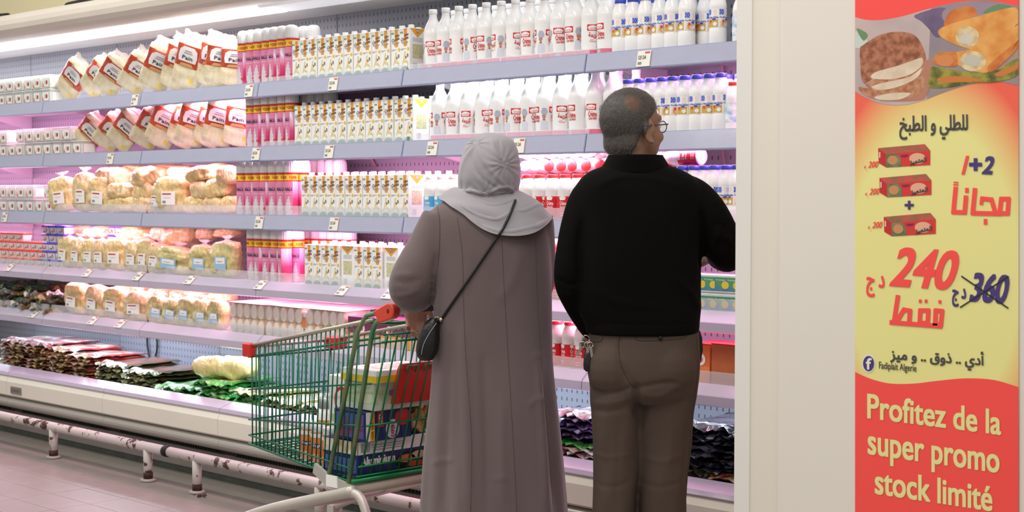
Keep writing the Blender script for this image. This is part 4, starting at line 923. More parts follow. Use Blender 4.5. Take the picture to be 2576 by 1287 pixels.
c = carton_box(X_at(1791, 4.45), X_at(1875, 4.45), 4.45, 4.62, SZ[4], .15, 'brown orange cardboard box next to the column, fifth shelf', m_card, m_card, nm='cardboard_box', lid=m_red, plain=True)
# small cheese packs right of the man
SPG = Proto('cheese_slice_pack', 'cheese pack', [('pack', (lambda c: (c.bevbox(-.04, .04, -.03, .03, 0, .068, mat('#dfe6e0', .15, alpha=.85, coat=.5, key='slicepack'), .005), c.rect(flat(-.0308), -.036, .036, .008, .058, mat('#4f9a5a', .4, ns=24, col2='#3f78b8')), c.disc(flat(-.0312), .01, .03, .016, .014, m_lem), c.text('fromage', flat(-.0312), -.03, .01, .044, .052, m_paper, 0, 1))[0] or c.mesh('pack'))(MB()), [])])
SPG.parts = [('pack', SPG.parts[0][1], [])]
xs = span(1745, 1862, 4, 4.45)
for l in range(2):
    for i, x in enumerate(xs): SPG.put((x, 4.485, SZ[3]+.07*l), 'green and blue cheese slice pack, %s layer, %s from the left' % (('lower', 'upper')[l], ORD[i]), 'cheese slice packs', (0, 0, R.uniform(-.05, .05)))
# ------------------------------------------------------------------ stacks of flat packs in the base
ZB = .292
def stack(px, lays, desc, Y=4.52, ztop=None, wob=.03, pitch=.0185, yaw=0, sx=1.0):
    x = X_at(px, Y-.2); n = 0; z = ZB
    tot = sum(c_ for _, c_ in lays)
    for kind, cnt in lays:
        for i in range(cnt):
            PK[kind][R.randrange(3)].put((x+R.uniform(-.4, .4)*wob, Y+R.uniform(-.4, .4)*wob, z), '%s flat food pack, %s, %s from below' % (kind if kind not in ('foil', 'straw', 'deepred') else {'foil': 'silvery', 'straw': 'straw yellow', 'deepred': 'deep red'}[kind], desc, ORD[n]), 'flat food packs in the base', (R.uniform(-.02, .02), R.uniform(-.02, .02), yaw+R.uniform(-.06, .06)), (sx, 1, .85))
            z += pitch; n += 1
    return z
stack(18, [('red', 12), ('foil', 1)], 'leftmost stack in the base'); stack(70, [('red', 12), ('foil', 1)], 'second stack from the left')
stack(124, [('red', 12)], 'third stack from the left'); stack(182, [('red', 11)], 'fourth stack from the left')
stack(262, [('olive', 10)], 'fifth stack from the left'); stack(332, [('olive', 9)], 'sixth stack from the left')
stack(425, [('green', 7)], 'front of the green stack', wob=.08, Y=4.5); zz = stack(515, [('green', 9)], 'second green stack under the cheese bag', wob=.08, yaw=.1)
stack(612, [('green', 7), ('straw', 1)], 'third green stack behind the cart', wob=.06, yaw=-.1); stack(695, [('straw', 7)], 'first straw stack behind the cart'); stack(790, [('straw', 7)], 'second straw stack behind the cart'); stack(900, [('straw', 6)], 'third straw stack behind the cart')
c = MB(); bl, kn = pillow(.13, .17, .36, m_ch[0], 9, False, 22, 26, .009); bl = bl.mesh('grated_cheese_bag'); bl.transform(Matrix(((0, 0, 1, -.18), (0, 1, 0, 0), (-1, 0, 0, .06), (0, 0, 0, 1))))
q = tag(obj('grated_cheese_bag', bl), 'single cheese bag lying on the green packs in the base', 'cheese bag', 'grated cheese bags'); q.location = (X_at(545, 4.42), 4.47, zz+.006); q.rotation_euler = (0, 0, .45); q.scale = (1, 1, .85)
stack(1450, [('deepred', 4), ('foil', 3), ('green', 1), ('purple', 5), ('foil', 1)], 'tall stack between the two shoppers', wob=.05)
stack(1335, [('deepred', 4), ('foil', 4), ('purple', 4)], 'stack behind the woman', wob=.05)
stack(1750, [('dark', 5), ('straw', 1), ('dark', 9)], 'dark stack right of the man', wob=.06); stack(1850, [('dark', 5), ('red', 1), ('dark', 8)], 'dark stack beside the column', wob=.06)
stack(1580, [('dark', 8)], 'dark stack behind the man', wob=.05)
# ================================================================== shopping cart
m_gw = mat('#12684c', .35, .3, noise=.1, ns=30); m_gw2 = mat('#0f7a45', .35, .2, noise=.08, ns=20); m_sil = mat('#bdb9a8', .3, .8, noise=.08, ns=10); m_worn = mat('#8f9468', .4, .5, col2='#4f8a66', ns=14, key='worn')
m_predp = mat('#d2231f', .35, noise=.04, coat=.3); m_chas = mat('#c9c2b8', .4, .35, noise=.08, ns=8)
cart = thing('shopping_cart', 'green wire shopping cart with red corner caps, filled with groceries', 'shopping cart', (-4.35, 3.56, 0))
CO = Vector(cart.location)
XF, XR = -4.735, -4.0
def yn(x): return 3.30 + .045*(x-XR)/(XF-XR)           # near and far side planes, tapering to the front
def yf(x): return 3.82 - .07*(x-XR)/(XF-XR)
def xr(z): return -4.075 + (z-.41)*.30                 # slanted rear plane
def lz(zf, zr): return lambda x: zf + (zr-zf)*(x-XF)/(XR-XF)
RIM, RIM2, H1, H2, H3, BOT = lz(.826, .965), lz(.787, .915), lz(.665, .757), lz(.553, .610), lz(.495, .455), lz(.462, .41)
def part(name, pts, r, m, n=8, parent=cart):
    c = MB(); c.tube([Vector(p)-CO for p in pts], r, m, n); return obj(name, c, parent)
for side in (yn, yf):
    part('rim', [(XF, side(XF), RIM(XF)), (-4.3, side(-4.3), RIM(-4.3)), (-3.95, side(-3.95), RIM(-3.95))], .0075, m_sil)
    for fz, r in ((RIM2, .004), (H1, .0035), (H2, .0035), (H3, .0035), (BOT, .0045)):
        part('wire', [(XF, side(XF), fz(XF)), (xr(fz(-4.0)), side(-4.0), fz(-4.0))], r, m_gw, 6)
    for i in range(25):
        x = XF + .012 + (i+.5)*(-4.03-XF)/25; xb = XF + .012 + (i+.5)*(-4.09-XF)/25
        part('wire', [(x, side(x), RIM(x)-.004), (xb, side(xb), BOT(xb)-.002)], .0026, m_gw, 6)
part('rim', [(XF, yn(XF), RIM(XF)), (XF, yf(XF), RIM(XF))], .0075, m_sil)
for fz, r in ((RIM2, .004), (H1, .0035), (H2, .0035), (H3, .0035), (BOT, .0045)): part('wire', [(XF, yn(XF), fz(XF)), (XF, yf(XF), fz(XF))], r, m_gw, 6)
for i in range(13):
    y = yn(XF) + (i+.5)*(yf(XF)-yn(XF))/13
    part('wire', [(XF, y, RIM(XF)), (XF, y, BOT(XF)), (xr(.42), yn(XR)+(i+.5)*(yf(XR)-yn(XR))/13, BOT(-4.07))], .0026, m_gw, 6)
for i in range(18):
    x = XF + (i+.5)*(-4.08-XF)/18; part('wire', [(x, yn(x), BOT(x)), (x, yf(x), BOT(x))], .0026, m_gw, 6)
# rear gate
for i in range(12):
    y = 3.325 + i*.0425; part('wire', [(xr(.92)+.01, y, .92), (xr(.43)+.01, y, .43)], .0032, m_gw2, 6)
for z in (.925, .90, .61, .465, .43): part('wire', [(xr(z)+.012, 3.305, z), (xr(z)+.012, 3.815, z)], .0036, m_gw2, 6)
c = MB(); q = [(xr(.675)+.004, .675), (xr(.816)+.004, .816)]
c.loft([[Vector((x_+d, y, z)) - CO for y, z, x_ in ((3.415, .675, q[0][0]), (3.77, .675, q[0][0]), (3.75, .8, q[1][0]), (3.74, .816, q[1][0]), (3.42, .816, q[1][0]), (3.41, .8, q[1][0]))] for d in (-.012, .004)], m_predp, True); obj('seat_flap', c, cart)
c = MB()
for i in range(4): y = 3.455+i*.08; c.tube([Vector(p)-CO for p in ((xr(.78)+.02, y-.02, .785), (xr(.81)+.02, y-.02, .808), (xr(.81)+.02, y+.02, .808), (xr(.78)+.02, y+.02, .785))], .003, m_gw2, 6)
q_ = obj('flap_hinges', c, cart); q_['kind'] = 'stuff'
# uprights, handle
for side, s_ in ((yn, -1), (yf, 1)):
    y = side(XR) + s_*.006
    part('upright', [on_y(828, 1192, 3.295) if s_ < 0 else (-4.2, y, .44), (-4.03, y, .93), (-3.985, y, .985), (-3.90, y, 1.005)], .0085, m_worn, 10)
    part('upright', [(-4.085, y, .40), (-3.955, y, .93), (-3.935, y, .965), (-3.86, y, 1.0)], .0085, m_worn, 10)
    c = MB(); p0 = Vector((-3.86, y, 1.006)) - CO; ax = Vector((.93, 0, .36)); nx_ = Vector((-.36, 0, .93)); prof = []
    for k in range(15):
        a_ = -pi/2 + pi*k/14; prof.append(ax*(.005+.027*math.cos(a_)) + nx_*.027*math.sin(a_))
    prof += [nx_*.024 - ax*.072, -nx_*.022 - ax*.055]
    c.loft([[p0 + q*f_ + Vector((0, yy, 0)) for q in prof] for yy, f_ in ((-.015, .86), (-.012, 1), (.012, 1), (.015, .9))], mat('#d9432c', .35, noise=.04, coat=.3), True); hc = obj('handle_cap', c, cart)
    c = MB(); yy = y + s_*.0155 - CO.y; c.add([Vector((p0.x + .004 + .006*math.cos(k*pi/6), yy, p0.z+.002 + .008*math.sin(k*pi/6))) for k in range(12)], [tuple(range(12))], mat('#5a1a14', .6)); obj('screw_hole', c, hc)
part('handle', [(-3.85, 3.29, 1.012), (-3.85, 3.83, 1.012)], .0135, mat('#3a3d3f', .5, noise=.1), 12)
part('handle_sleeve', [(-3.85, 3.31, 1.012), (-3.85, 3.36, 1.012)], .0155, mat('#d9d6c9', .4), 12)
part('brace', [(-3.99, 3.305, .965), (-3.97, 3.40, .955), (-3.97, 3.72, .955), (-3.99, 3.815, .965)], .0065, m_gw2, 8)
for y, s_ in ((yn(XF), -1), (yf(XF), 1)):
    c = MB(); c.bevbox(-.02, .035, -.016, .016, -.038, .014, m_predp, .006); o = obj('corner_cap', c, cart, Vector((XF, y, RIM(XF))) - CO)
    if s_ > 0: o.scale = (1.3, 2.2, .9)
# chassis
for side, s_ in ((yn, -1), (yf, 1)):
    y = side(XR) + s_*.01
    c = MB(); pts = [Vector(p)-CO for p in ((-4.05, y, .385), (-4.2, y, .345), (-4.5, y, .262), (-4.72, y+.02*s_*-1, .19), (-4.8, y+.03*s_*-1, .15))]
    c.tube(spline(pts, 4), .02, m_chas, 12); obj('front_leg', c, cart)
    c = MB(); pts = [Vector(p)-CO for p in ((-4.1, y, .37), (-4.03, y, .375), (-3.99, y, .33), (-3.95, y, .22), (-3.93, y, .13))]
    c.tube(spline(pts, 5), .016, m_chas, 12); obj('rear_leg', c, cart)
    c = MB(); c.loft([[Vector((x, y+dy, z))-CO for x, z in ((-4.07, .37), (-4.07, .405), (-4.19, .425), (-4.26, .455), (-4.27, .42), (-4.2, .385))] for dy in (-.006, .006)], mat('#bcb8b0', .45, .3), True); obj('bracket', c, cart)
    for x, z in ((-4.8, .06), (-3.93, .06)):
        c = MB(); yy = y - (.03*s_ if x < -4.5 else 0); c.tube([Vector((x, yy-.014, .06))-CO, Vector((x, yy+.014, .06))-CO], .06, m_black, 20)
        wl = obj('wheel', c, cart); c = MB(); c.loft([[Vector((x+dx, yy+dy, zz))-CO for dx, dy in ((-.02, -.022), (.02, -.022), (.02, .022), (-.02, .022))] for zz in (.1, .16)], m_chas, True); obj('caster_fork', c, wl)
part('crossbar', [(-4.075, 3.29, .385), (-4.075, 3.83, .385)], .02, mat('#b9ae9c', .5, noise=.12, ns=14), 10)
part('gate_bar', [(-4.06, 3.29, .415), (-4.06, 3.83, .415)], .009, m_gw2, 8)
part('axle_brace', [(-4.5, 3.30, .262), (-4.42, 3.55, .27), (-4.5, 3.80, .262)], .014, m_chas, 10)
c = MB(); c.box(-.03, .03, -.002, .002, -.02, .02, m_paper); obj('number_plate', c, cart, Vector((-4.16, 3.282, .405)) - CO)
# ------------------------------------------------------------------ groceries in the cart
ZC = lambda x: BOT(x) + .006
def gbox(nm, lab, x0, x1, y0, y1, z0, z1, m, prints, cat='box', tilt=0):
    t = thing(nm, lab, cat, ((x0+x1)/2, (y0+y1)/2, z0)); wx, wy, h = (x1-x0)/2, (y1-y0)/2, z1-z0
    c = MB(); c.bevbox(-wx, wx, -wy, wy, 0, h, m, .003); obj('box', c, t)
    c = MB(); fr = lambda k: (lambda a, b: (a*wx, -wy-.0006-.0004*k, b*h)); rt = lambda k: (lambda a, b: (wx+.0006+.0004*k, a*wy, b*h)); tp = lambda k: (lambda a, b: (a*wx, b*wy, h+.0006+.0004*k))
    prints(c, fr, rt, tp); obj('print', c, t)['kind'] = 'stuff'; t.rotation_euler = (0, tilt, 0)
    return t
mY, mB, mDB = m_lem, mat('#3d63b0', .35, noise=.06), mat('#1f2c66', .35, noise=.08)
def pr(c, fr, rt, tp):
    c.rect(fr(0), -1, 1, .0, .12, mat('#6a9ac8', .4)); c.disc(fr(0), -.1, .74, .5, .15, m_red, 18); c.disc(fr(1), -.1, .74, .38, .11, m_paper, 16); c.disc(fr(2), .05, .80, .2, .06, m_leaf, 10); c.rect(fr(0), -.8, .8, .5, .58, mat('#b9cf8a', .4))
    for k in range(4): c.rect(fr(0), -.7, .5, .2+k*.06, .22+k*.06, mat('#b9c0c8', .4))
    c.rect(rt(0), -.9, .9, .1, .9, mat('#e4e2dc', .4))
gbox('detergent_box', 'tall white carton with red emblem standing in the cart', X_at(825, 3.37), X_at(897, 3.37), 3.37, 3.52, ZC(-4.2), .757, m_paper, pr)
def pr(c, fr, rt, tp):
    c.rect(rt(0), -.98, .98, .25, .85, mat('#a9bf86', .4, ns=30, col2='#d0d6c0')); c.rect(fr(0), -.98, .98, .25, .85, mat('#a9bf86', .4, ns=30, col2='#d0d6c0')); c.rect(rt(1), -.5, .4, .5, .7, mat('#8a7ab0', .4))
gbox('clear_food_pack', 'clear green pack under the yellow edged box in the cart', -4.17, -4.005, 3.345, 3.60, .655, .752, mat('#dfe6d4', .15, alpha=.8, coat=.5, key='cfp'), pr)
def pr(c, fr, rt, tp):
    c.rect(fr(0), -1, 1, 0, .55, mY); c.rect(rt(0), -1, 1, 0, .55, mY); c.rect(tp(0), -.6, .6, -.6, .6, mat('#d3a9ac', .4, ns=40, col2='#f0eeea'))
gbox('biscuit_box', 'white and yellow flat box lying on top in the cart', -4.175, -3.985, 3.335, 3.62, .753, .795, m_paper, pr)
def pr(c, fr, rt, tp):
    c.rect(rt(0), -.98, -.62, .02, .98, m_paper); c.rect(rt(1), -.8, -.62, .02, .98, mY); c.text('+20% GRATUIT', lambda a, b: rt(2)(-.71 - b*1.0, a), .05, .95, -.05, .05, m_red, .004, 1, lift=(.00012, 0, 0))
    c.rect(rt(1), -.5, -.25, .45, .98, m_red); c.disc(rt(1), .15, .35, .3, .32, mat('#cfdcea', .4), 16); c.disc(rt(1), .6, .7, .35, .28, m_red, 14); c.text('GEL', lambda a, b: rt(2)(-.37-b, a), .5, .95, -.07, .07, m_paper, .005, 1, lift=(.00012, 0, 0)); c.text('EXPERT', lambda a, b: rt(3)(.15-b, a), .08, .6, -.07, .07, m_red, .005, 1, lift=(.00012, 0, 0)); c.rect(fr(0), -.9, .9, .1, .9, mat('#8f3a4a', .4, ns=20, col2='#3d63b0'))
gbox('detergent_box', 'blue detergent box with yellow bonus strip behind the rear gate', -4.2, -4.03, 3.325, 3.535, .548, .652, mDB, pr)
def pr(c, fr, rt, tp):
    c.rect(rt(0), -1, 1, .62, .99, m_paper); c.rect(rt(1), -.93, -.72, .68, .92, mat('#55555c', .4, ns=90, col2='#e0e0e0', stretch=(1, 8, .1)))
    for k in range(3): c.rect(rt(1), -.65, .1, .7+k*.07, .72+k*.07, m_gry)
    c.text('Aluminium', rt(1), -.93, -.1, .3, .55, m_paper, .008, 2, lift=(.00012, 0, 0)); c.disc(rt(1), .35, .28, .45, .27, m_black, 18); c.disc(rt(2), .2, .34, .22, .12, mat('#d9713f', .4), 12); c.disc(rt(2), .52, .4, .2, .12, mat('#d9b49a', .4), 12); c.disc(rt(2), .45, .16, .25, .09, mat('#b8542c', .4), 12); c.rect(rt(1), .6, .95, .7, .92, mat('#cfc9bd', .4))
    c.rect(fr(0), -.9, .9, .1, .5, mat('#5a68a8', .4)); c.rect(fr(0), -.98, .98, .62, .98, mat('#c9a070', .4, ns=25, col2='#efe6d6'))
gbox('foil_box', 'dark blue aluminium foil box at the bottom of the cart', -4.26, -4.07, 3.325, 3.69, ZC(-4.1)-.0, .546, mDB, pr)
bt = pack_proto('toast_pack', '#c9a860', ('#d6bc78', '#b0924c'), ('#d9c78a', '#a9b070'), .16, .12, .045, (4, 5), 'pack', .7)
for i in range(3): bt[i % 2].put((-4.12, 3.62, .549+.042*i), 'pale toast pack beside the blue detergent box, %s from below' % ORD[i], 'toast packs in the cart', (0, 0, pi/2), (1, 1, .9))
for i in range(3):
    c = MB(); c.curved = True; c.lathe([(0, 0), (.028, 0), (.031, .005), (.031, .085), (.027, .1), (.024, .104)], mat('#e8853c', .3, noise=.06, coat=.4), 20); c.rect(cyl(.031), -.022, .022, .05, .066, mat('#3a4a86', .4), 5); c.text('Yogho', cyl(.031, .0012), -.02, .02, .052, .064, m_paper, .0005, 1); c.rect(cyl(.031), -.03, .03, .0, .03, mat('#f0d0b0', .4, ns=40, col2='#e07a40'), 6); c.rect(cyl(.031), -.097, .097, .088, .102, m_paper, 22)
    cc = MB(); cc.lathe([(0, .104), (.025, .104), (.027, .108), (.027, .13), (.025, .133), (0, .133)], m_cap, 20, .0003, 10)
    x = X_at(765, 3.36)+.062*i; Proto('yogurt_drink_bottle', 'bottle', [('body', c.mesh('body'), []), ('cap', cc.mesh('cap'), [])]).put((x, 3.375, ZC(x)), 'orange yogurt drink bottle in the cart, %s from the left' % ORD[i], 'yogurt drink bottles', (0, 0, .7))
c = MB(); c.lathe([(0, 0), (.036, 0), (.038, .006), (.038, .15), (.03, .17)], m_paper, 20); c.rect(cyl(.038), -.06, .06, .1, .13, mat('#d9a040', .4), 12)
cc = MB(); cc.lathe([(0, .17), (.03, .17), (.034, .178), (.034, .20), (.026, .212), (0, .214)], mat('#a3a3a3', .35, .5, bump=.3), 20)
Proto('sauce_jar', 'jar', [('jar', c.mesh('jar'), []), ('lid', cc.mesh('lid'), [])]).put((X_at(815, 3.46), 3.47, ZC(-4.4)), 'white jar with grey foil lid behind the orange bottles')
bl, _ = pillow(.09, .13, .17, mat('#7fa3cc', .15, alpha=.85, bump=.5, bs=30, coat=.8, key='bluebag'), 12, False, 10, 16)
o = tag(obj('plastic_bag', bl), 'pale blue plastic bag next to the tall white carton', 'bag'); o.location = (-4.245, 3.60, .56)
# ================================================================== the two shoppers
def rings_px(levels, d0, n=40, sub=4, fold=None, power=.85):
    """levels: (pxL, pxR, py, half thickness[, depth offset]) -> rings in space around the view-facing axes"""
    P = [Vector((l[0], l[1], l[2])) for l in levels]; Q = [Vector((l[3], l[4] if len(l) > 4 else 0, 0)) for l in levels]
    P = spline(P, sub); Q = spline(Q, sub); out = []
    for p, q in zip(P, Q):
        d = d0 + q.y; c = vp((p.x+p.y)/2, p.z, d); a = (p.y-p.x)/2/F*d; row = []
        for j in range(n):
            t = 2*pi*j/n; ct, st = math.cos(t), math.sin(t)
            k = 1 + (fold(t, p.z) if fold else 0)
            row.append(c + RT*(math.copysign(abs(ct)**power, ct)*a*k) + FW*(math.copysign(abs(st)**power, st)*q.x*k))
        out.append(row[::-1])
    return out
def limb(mb, pts, m, n=16, sub=4):                       # pts: (Vector, radius)
    P = spline([p for p, r in pts], sub); Q = spline([Vector((r, 0, 0)) for p, r in pts], sub)
    mb.tube(P, [q.x for q in Q], m, n)
def ball(mb, c, r, m, n=16):
    rg = []
    for i in range(n//2+1):
        ph = -pi/2 + pi*i/(n//2); rg.append([Vector(c) + Vector((r[0]*max(.02, math.cos(ph))*math.cos(2*pi*j/n), r[1]*max(.02, math.cos(ph))*math.sin(2*pi*j/n), r[2]*math.sin(ph))) for j in range(n)])
    mb.loft(rg, m, True, True)
def head(mb, M, m, s=1.0):
    t = MB()
    ball(t, (0, -.012, .035), (.077, .097, .089), m, 24); ball(t, (0, .035, -.02), (.064, .062, .085), m, 20); ball(t, (0, .068, -.098), (.03, .027, .024), m, 14); ball(t, (0, .03, -.075), (.05, .055, .05), m, 16); ball(t, (0, -.04, -.035), (.062, .052, .066), m, 18)
    t.tube([(0, .088, .03), (0, .106, .0), (0, .117, -.024)], [.008, .011, .015], m, 10); ball(t, (.012, .1, -.03), (.011, .012, .01), m, 10); ball(t, (-.012, .1, -.03), (.011, .012, .01), m, 10)
    t.tube([(-.05, .066, .035), (-.025, .087, .038), (0, .09, .034), (.025, .087, .038), (.05, .066, .035)], .011, m, 8)
    ball(t, (0, .092, -.058), (.026, .010, .007), m, 12); ball(t, (0, .09, -.070), (.023, .011, .008), m, 12)
    ball(t, (.042, .062, -.022), (.022, .026, .022), m, 12); ball(t, (-.042, .062, -.022), (.022, .026, .022), m, 12)
    for sx in (-1, 1):
        ear = [Vector((sx*(.076+.012*abs(math.sin(a))), -.012-.02*math.cos(a)*.9+.012, -.012+.032*math.sin(a))) for a in [k*pi*1.6/8-.9 for k in range(9)]]
        t.tube([Vector((sx*.082, -.012+.018*math.cos(a)*-1, -.008+.03*math.sin(a))) for a in [k*2*pi*.8/10-1.9 for k in range(11)]], .0062, m, 8); ball(t, (sx*.078, -.010, -.008), (.007, .016, .026), m, 12); ball(t, (sx*.08, -.002, -.036), (.007, .009, .010), m, 10)
    t.tube([(0, -.022, -.03), (0, -.03, -.10), (0, -.042, -.20)], [.058, .056, .064], m, 20)
    mb.add([M @ (Vector(p)*s) for p in t.v], t.f, m, True)
def hand(mb, w, d, s, n, m, sz=1.0, curl=.5, spread=.06):
    """wrist point, direction, thumb side, palm normal (fingers bend towards it)"""
    d, s, n = d.normalized(), s.normalized(), n.normalized(); L = .085*sz
    for i, (o, k, ln) in enumerate(((.03, 1.0, (.042, .026, .022)), (.010, 1.05, (.046, .03, .023)), (-.010, 1.0, (.043, .028, .022)), (-.028, .9, (.034, .021, .02)))):
        kn = w + d*L*k + s*o*sz; mb.tube([w + s*o*.55*sz, w + d*L*.5 + s*o*.9*sz, kn], [.015*sz, .0155*sz, .012*sz], m, 10)
        p = kn; a = 0; pts = [kn]; dd = d + s*spread*(o/.03)
        for q in ln:
            a += curl*(.75 if q == ln[0] else 1.0); v = (dd*math.cos(a) + n*math.sin(a)).normalized(); p = p + v*q*sz; pts.append(p)
        mb.tube(pts, [.0098*sz, .0092*sz, .0085*sz, .0072*sz], m, 10)
    b = w + d*.022*sz + s*.024*sz; p1 = b + (d*.6 + s*.8 + n*.35).normalized()*.036*sz; p2 = p1 + (d*.85 + s*.25 + n*.55).normalized()*.03*sz; p3 = p2 + (d*.8 + n*.7).normalized()*.024*sz
    mb.tube([b - d*.01, p1, p2, p3], [.014*sz, .0125*sz, .0105*sz, .0085*sz], m, 10)
def bvh_of(me): return BVHTree.FromPolygons([v.co for v in me.vertices], [tuple(p.vertices) for p in me.polygons])
def on_surf(bv, px, py, off=.003):
    r = ray(px, py); h = bv.ray_cast(CP, r)
    return None if h[0] is None else h[0] - r*off
def seam(bv, pts, r, m, parent, name='seam', off=.0005):
    q = [on_surf(bv, *p, off) for p in [(a.x, a.y) for a in spline([(x, y, 0) for x, y in pts], 6)]]; q = [p for p in q if p is not None]
    if len(q) > 2: c = MB(); c.tube(q, r, m, 5); return obj(name, c, parent)
m_skin = mat('#98725f', .5, noise=.06, ns=20, bump=.05, bs=200); m_skinw = mat('#b08571', .5, noise=.06, ns=20)
# ------------------------------------------------------------------ the woman
DW = 4.98
wom = thing('person', 'person in a long taupe coat and grey headscarf behind the green cart', 'person', vp(1240, 490, DW) * 1.0)
wom.location.z = 0
m_coat = mat('#685959', .85, noise=.07, ns=5, bump=.06, bs=160, sheen=.25, key='coat'); m_seam = mat('#574b4b', .9); m_scarf = mat('#9b969b', .7, noise=.05, ns=7, sheen=.3, bump=.05, bs=120, key='scarf')
WO = Vector(wom.location)
def local(me, O): me.transform(Matrix.Translation(-O)); return me
def wfold(t, y):
    k = max(0, min(1, (y-800)/500)); return k*(.05*math.sin(6*t+.6) + .03*math.sin(11*t+2.0+y*.002)) + .008*math.sin(4*t+y*.012)
coat_levels = [(1192, 1282, 478, .055), (1150, 1320, 494, .075), (1106, 1352, 512, .10), (1084, 1370, 535, .118), (1078, 1380, 580, .132), (1086, 1386, 680, .138), (1090, 1389, 780, .14), (1088, 1392, 900, .145), (1083, 1402, 1010, .158), (1073, 1413, 1130, .172), (1065, 1425, 1287, .19), (1056, 1434, 1480, .21)]
mb = MB(); mb.loft(rings_px(coat_levels, DW, 56, 4, wfold, .9), m_coat, True)
arm = [(vp(1112, 548, DW-.01), .066), (vp(1075, 625, DW-.02), .068), (vp(1042, 690, DW-.035), .072), (vp(1032, 722, DW-.02), .071), (vp(1040, 736, DW+.05), .066), (vp(1048, 742, DW+.12), .058), (vp(1048, 745, DW+.19), .049)]
limb(mb, arm, m_coat, 20)
arm2 = [(vp(1345, 548, DW+.01), .062), (vp(1352, 640, DW+.04), .06), (vp(1350, 720, DW+.08), .056), (vp(1320, 760, DW+.2), .05), (vp(1270, 770, DW+.3), .042)]
limb(mb, arm2, m_coat, 20)
coat = local(fuse(mb, .0095, 5, 'coat'), Vector((0, 0, 0)))
crease(coat, [([(1160, 820), (1172, 1000), (1180, 1280)], 12, .010), ([(1215, 900), (1222, 1050), (1226, 1280)], 10, -.008), ([(1130, 850), (1122, 1050), (1112, 1280)], 11, -.008), ([(1370, 940), (1384, 1100), (1398, 1280)], 9, -.010), ([(1352, 900), (1366, 1080), (1376, 1280)], 9, .009), ([(1262, 1000), (1262, 1280)], 14, .006),
  ([(985, 745), (1020, 742), (1055, 728)], 6, .005), ([(990, 705), (1025, 712), (1060, 700)], 6, -.005), ([(1000, 690), (1040, 690)], 5, .004), ([(1098, 640), (1092, 700), (1088, 760)], 7, -.010), ([(1310, 620), (1290, 700), (1250, 760)], 16, .004), ([(1200, 640), (1180, 760)], 14, -.003), ([(1330, 1020), (1355, 1000), (1370, 1010)], 7, .004), ([(1085, 1165), (1120, 1155), (1140, 1158)], 5, .004), ([(1240, 1205), (1275, 1200)], 6, .003), ([(1340, 895), (1365, 890)], 5, .003)])
bvc = bvh_of(coat)
coat_o = obj('coat', setmat(coat, m_coat)); coat_o.parent = wom; coat_o.matrix_parent_inverse = Matrix.Translation(-WO)
def child(name, me, parent_thing, O, m=None):
    if isinstance(me, MB): me = me.mesh(name)
    me.transform(Matrix.Translation(-O)); o = bpy.data.objects.new(name, me); COL.objects.link(o); o.parent = parent_thing; return o
coat_o.matrix_parent_inverse = Matrix.Identity(4); coat.transform(Matrix.Translation(-WO))
def wseam(pts, r=.0009, m=m_seam):
    q = [on_surf(bvc, a.x, a.y, .0004) for a in spline([(x, y, 0) for x, y in pts], 8)]; q = [p - WO for p in q if p is not None]
    if len(q) > 2: c = MB(); c.tube(q, r, m, 5); o = obj('seam', c, coat_o)
wseam([(1262, 600), (1268, 720), (1276, 860), (1288, 1060), (1296, 1200), (1300, 1285)]); wseam([(1150, 545), (1163, 640), (1166, 760), (1172, 900), (1186, 1100), (1184, 1285)]); wseam([(1348, 600), (1352, 760), (1362, 900), (1378, 1100), (1392, 1285)])
wseam([(1098, 508), (1106, 560), (1104, 640), (1094, 720)], .0014)
# body under the coat: head, neck, trunk, arms, hands and legs in one skin
mb = MB()
psi = math.radians(112); HM = Matrix.Translation(vp(1233, 432, DW+.0)) @ Matrix.Rotation(psi-pi/2, 4, 'Z')
head(mb, HM, m_skinw, .93)
mb.loft(rings_px([(l[0]+(l[1]-l[0])*.2, l[1]-(l[1]-l[0])*.2, l[2], l[3]*.6) for l in coat_levels[1:9]], DW, 24, 3), m_skinw, True)
limb(mb, [(p, r*.55) for p, r in arm[:-1]] + [(vp(1044, 748, DW+.225), .026)], m_skinw); limb(mb, [(p, r*.55) for p, r in arm2], m_skinw)
hand(mb, vp(1044, 750, DW+.225), FW*.30 - UP*.95 + RT*.02, RT, FW*-.9 - UP*.3, m_skinw, .95, .95)
hand(mb, arm2[-1][0], Vector((-.5, .1, -.1)), Vector((0, -1, .2)), Vector((0, 0, -1)), m_skinw, .95, .6)
for px in (1195, 1300): limb(mb, [(vp(px, 900, DW), .08), (vp(px, 1150, DW+.01), .055), (vp(px, 1400, DW), .045), (Vector((vp(px, 1400, DW).x, vp(px, 1400, DW).y, .05)), .035)], m_skinw)
me = fuse(mb, .0055, 3, 'body'); me.transform(Matrix.Translation(-WO)); o = obj('body', setmat(me, m_skinw), wom)
for px in (1195, 1300):
    b0 = vp(px, 1400, DW) - WO; b0.z = 0; c = MB(); dv = Vector((-.8, .6, 0)).normalized()
    c.loft([[b0 + dv*t + Vector((-dv.y, dv.x, 0))*w_*math.cos(2*pi*j/14) + UP*max(.003, .03*hh+.03*hh*math.sin(2*pi*j/14)) for j in range(14)] for t, w_, hh in ((-.07, .022, .9), (-.05, .036, 1.2), (.03, .038, 1.1), (.12, .042, .8), (.17, .03, .6), (.19, .012, .4))], m_black, True, True); obj('shoe', c, wom)
